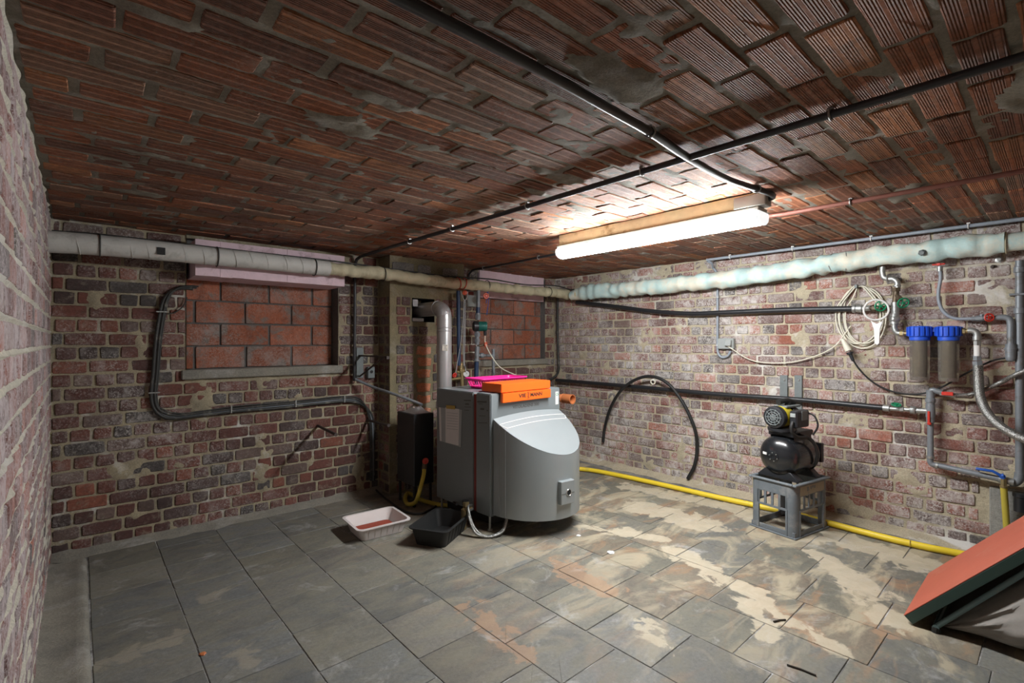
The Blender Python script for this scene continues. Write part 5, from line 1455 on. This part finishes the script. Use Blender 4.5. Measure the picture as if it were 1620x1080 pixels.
# ================================================================== things on the floor by the boiler
def tray(name, label, c, rz, w, d, h, mat, wall=.004, flare=.03):
    t = thing(name, label, 'tray', (c[0], c[1], 0), rz)
    lo = ringpts(w / 2 - flare, d / 2 - flare, .001, .03); hi = ringpts(w / 2, d / 2, h, .035)
    k = len(lo)
    lo2 = [Vector((v.x * .96, v.y * .95, v.z + wall)) for v in lo]; hi2 = [Vector((v.x * .97, v.y * .96, v.z)) for v in hi]
    m = MB(); m.add(lo + hi, [tuple(reversed(range(k)))] + [(i, (i + 1) % k, k + (i + 1) % k, k + i) for i in range(k)])
    m.add(lo2 + hi2, [tuple(range(k))] + [(k + i, k + (i + 1) % k, (i + 1) % k, i) for i in range(k)])
    m.build('shell', mat, t, local=True, smooth=40)
    m = MB(); out = ringpts(w / 2 + .012, d / 2 + .012, h, .04)
    m.add(hi2 + out, [(i, (i + 1) % k, k + (i + 1) % k, k + i) for i in range(k)])
    m.add([v - UP * .004 for v in hi2] + [v - UP * .006 for v in out], [(k + i, k + (i + 1) % k, (i + 1) % k, i) for i in range(k)])
    m.add(out + [v - UP * .006 for v in out], [(i, (i + 1) % k, k + (i + 1) % k, k + i) for i in range(k)])
    m.build('rim', mat, t, local=True, smooth=40)
    m = MB()
    for i in range(1, 7):
        for sy in (-1, 1):
            x_ = -w / 2 + flare + (w - 2 * flare) * i / 7
            m.cyl((x_, sy * (d / 2 - flare + .001), .006), (x_ * 1.06, sy * (d / 2 + .001), h - .006), .0022, 5)
    rb_ = m.build('side_rib', mat, t, local=True); rb_['kind'] = 'stuff'
    return t
t = tray('white_tray', 'white plastic tray holding red grit on the floor left of the boiler', (1.475, 3.02), R(-4), .34, .30, .085, 'traywhite')
g = ringpts(.122, .10, .022, .03); kk = len(g)
MB().add(g + [Vector((0, 0, .030))], [(i, (i + 1) % kk, kk) for i in range(kk)]).build('red_grit', 'redgrit', t, local=True)
tray('black_tray', 'black plastic tray on the floor partly under the boiler corner', (1.742, 2.655), R(30),   .37, .25, .11, 'black_matt', flare=.025)
# braided oil hoses hanging in a loop
Yh = 2.50
t = thing('oil_hoses', 'two pale braided oil hoses looping under the boiler hood from a brass valve', 'hose', (1.97, 2.57, .0))
a0 = Vector((1.965, 2.62, .135))
for k in range(2):
    o = Vector((.02 * k, .035 * k, .012 * k))
    P = [a0 + o, on_y(741, 812 - 6 * k, 2.56) + o * .4, on_y(750, 840 - 4 * k, 2.50) + o * .4, on_y(765, 861, 2.45) + o * .3, on_y(783, 858, 2.41) + o * .3, on_y(797, 838, 2.40) + o * .3, on_y(803, 815, 2.42) + o * .3]
    P = [Vector((p.x, p.y, max(p.z, .012))) for p in P]
    MB().tube(spline(P, .015), .0085, 8).build('hose', 'braid', t, smooth=60)
m = MB(); nut(m, a0 + Vector((-.05, .04, 0)), a0 + Vector((0, 0, 0)), .014); m.cyl(a0 + Vector((-.045, .035, -.13)), a0 + Vector((-.045, .035, .0)), .018); m.box(a0 + Vector((-.03, .03, .03)), (.03, .03, .03)); m.build('oil_valve', 'brass', t)
m = MB(); m.cyl(a0 + Vector((-.02, .05, .02)), a0 + Vector((-.02, .05, .05)), .022); m.build('valve_cap', 'black', t)
# yellow gas hose with curl
P = [Vector((1.935, 3.18, .30)), Vector((1.92, 3.16, .26)), on_y(662, 782, 3.12), on_z(656, 795, .05), on_z(645, 797, .03), on_z(641, 788, .03), on_z(646, 780, .02), on_z(665, 790, .02), on_z(690, 797, .02), on_z(715, 800, .02)]
t = thing('curled_yellow_hose', 'short yellow hose curling on the floor behind the white tray', 'hose', on_z(650, 797, 0))
MB().tube(spline(P, .015), .0155, 10).build('tube', 'yellowdirty', t, smooth=60)
m = MB(); m.cyl(P[0] + Vector((.01, .0, .06)), P[0] - Vector((.0, 0, .01)), .018, 10); m.build('coupling', 'bronze', t)
wheel(MB(), P[0] + Vector((0, -.02, .06)), (-.3, -.9, 0), .018, .006).build('tap', 'red', t)
P = [on_z(px, py, .010) for px, py in ((595, 775), (612, 790), (640, 808), (665, 812), (690, 800), (705, 788))] + [Vector((1.93, 2.75, .14))]
tag(MB().tube(spline(P, .02), .0075, 8).build('floor_cable', 'black_matt', smooth=60), 'black cable snaking over the floor between white tray and boiler', 'cable')

# ================================================================== cables and brackets on the back wall
t = thing('cable_bundle', 'bundle of old black and grey cables pinned in a bend on the back wall', 'cable', bw(243, 655, .02))
base = [(305, 457), (285, 456), (268, 462), (258, 476), (252, 500), (246, 540), (242, 590), (239, 625), (243, 645), (255, 658), (275, 662), (320, 657), (380, 650), (440, 645), (500, 639), (540, 635), (565, 637), (583, 648), (591, 668), (592, 700), (592, 760)]
for k, (dx, dy, r_, mat) in enumerate(((0, 0, .010, 'cable'), (6, -5, .0085, 'cable'), (3, -3, .006, 'conduit'), (9, -8, .005, 'cable'))):
    P = []
    for i, (px, py) in enumerate(base):
        vert = 3 < i < 9 or i > 17
        P.append(bw(px + (dx if i < 12 else (-dx * .7 if i > 16 else 0)), py + (dy if i > 8 and i < 18 else (dy * .5 if i < 4 else 0)), .022 + .006 * (k % 2)) + Vector((0, 0, .004 * nz(i * .8, k))))
    MB().tube(spline(P, .025), r_, 8).build('cable', mat, t, smooth=60)
for px, py, v in ((252, 493, 0), (240, 621, 0), (366, 650, 1), (468, 641, 1), (545, 634, 1)):
    c = bw(px + (4 if not v else 0), py - (3 if v else 0), .03)
    MB().box(c, (.06, .012, .008) if not v else (.008, .012, .055)).build('clip', 'galv', t, .001)
P = [bw(262, 496, .02), bw(275, 495, .02), bw(290, 484, .02), bw(296, 470, .02)]
MB().tube(spline(P, .02), .004, 6).build('loose_wire', 'cable', t)
def peg(label, p, q):
    t = thing('wall_peg', label, 'peg', p, 0, 'steel pegs in the back wall')
    MB().tube([p + Vector((0, .03, 0)), q], .010, 10).build('rod', 'darksteel', t)
    MB().lathe([(.013, 0), (.013, .01)], q, q - p, 10).build('end_collar', 'darksteel', t)
p = bw(503, 673, 0); peg('left of two dark steel pegs sticking out of the back wall under the cables', p, Vector((p.x - .04, YB - .45, p.z)))
p = bw(580, 664, 0); peg('right of two dark steel pegs sticking out of the back wall near the chimney', p, Vector((p.x + .01, YB - .36, p.z)))
t = thing('shelf_bracket', 'triangular dark steel shelf bracket on the back wall left of the chimney', 'bracket', (1.725, YB, .95))
bx = 1.735
m = MB(); m.box2((bx - .012, YB - .50, 1.128), (bx + .012, YB + .01, 1.140)); m.box2((bx - .012, YB - .50, 1.118), (bx + .012, YB - .47, 1.140)); m.build('arm', 'darksteel', t, .001)
MB().tube([(bx, YB - .42, 1.128), (bx, YB - .0, .96)], .007, 8).build('brace', 'darksteel', t)
MB().box2((bx - .03, YB - .012, .95), (bx + .03, YB + .005, 1.20)).build('wall_plate', 'greypaint', t, .002)
t = thing('junction_box', 'small grey junction box at the foot of the vertical conduit', 'junction box', bw(576, 600, .03))
a, b = bw(566, 571, .03), bw(580, 598, .03)
MB().box2((1.79, YB - .045, .945), (1.85, YB - .004, 1.04)).build('body', 'greypaint', t, .004)
MB().lathe([(.012, 0), (.012, .006)], (1.82, YB - .045, 1.0), (0, -1, 0), 12).build('knockout', 'black_matt', t)

# ================================================================== litter on the flags
def stick(p, q, r_, label):
    a, b = on_z(*p, r_), on_z(*q, r_)
    m_ = a.lerp(b, .5) + Vector((.004, .003, 0))
    tag(MB().tube([a, m_, b], r_, 6).build('twig', 'twig'), label, 'twig')
stick((1245, 1051), (1291, 1068), .0035, 'long thin black twig lying on the floor at the bottom of the picture')
stick((1224, 983), (1243, 980), .004, 'short dark brown twig on the pale cement stain of the floor')
rg = random.Random(9)
for (px, py, r_, lb_) in ((966, 874, .020, 'larger white plaster crumb on the floor right of the boiler'), (915, 847, .013, 'white plaster crumb at the edge of the boiler shadow'), (321, 1034, .012, 'small pinkish crumb on the floor joint near the left wall')):
    c = on_z(px, py, 0); vs = []
    m = MB(); pr = [(r_ * 1.0, 0), (r_ * 1.05, r_ * .15), (r_ * .7, r_ * .38), (r_ * .2, r_ * .45)]
    m.lathe(pr, c, UP, 10); m.v = [v + Vector((rg.uniform(-1, 1), rg.uniform(-1, 1), 0)) * r_ * .25 for v in m.v]
    tag(m.build('plaster_crumb', 'clayorange' if 'pinkish' in lb_ else 'rubble', smooth=0), lb_, 'crumb')
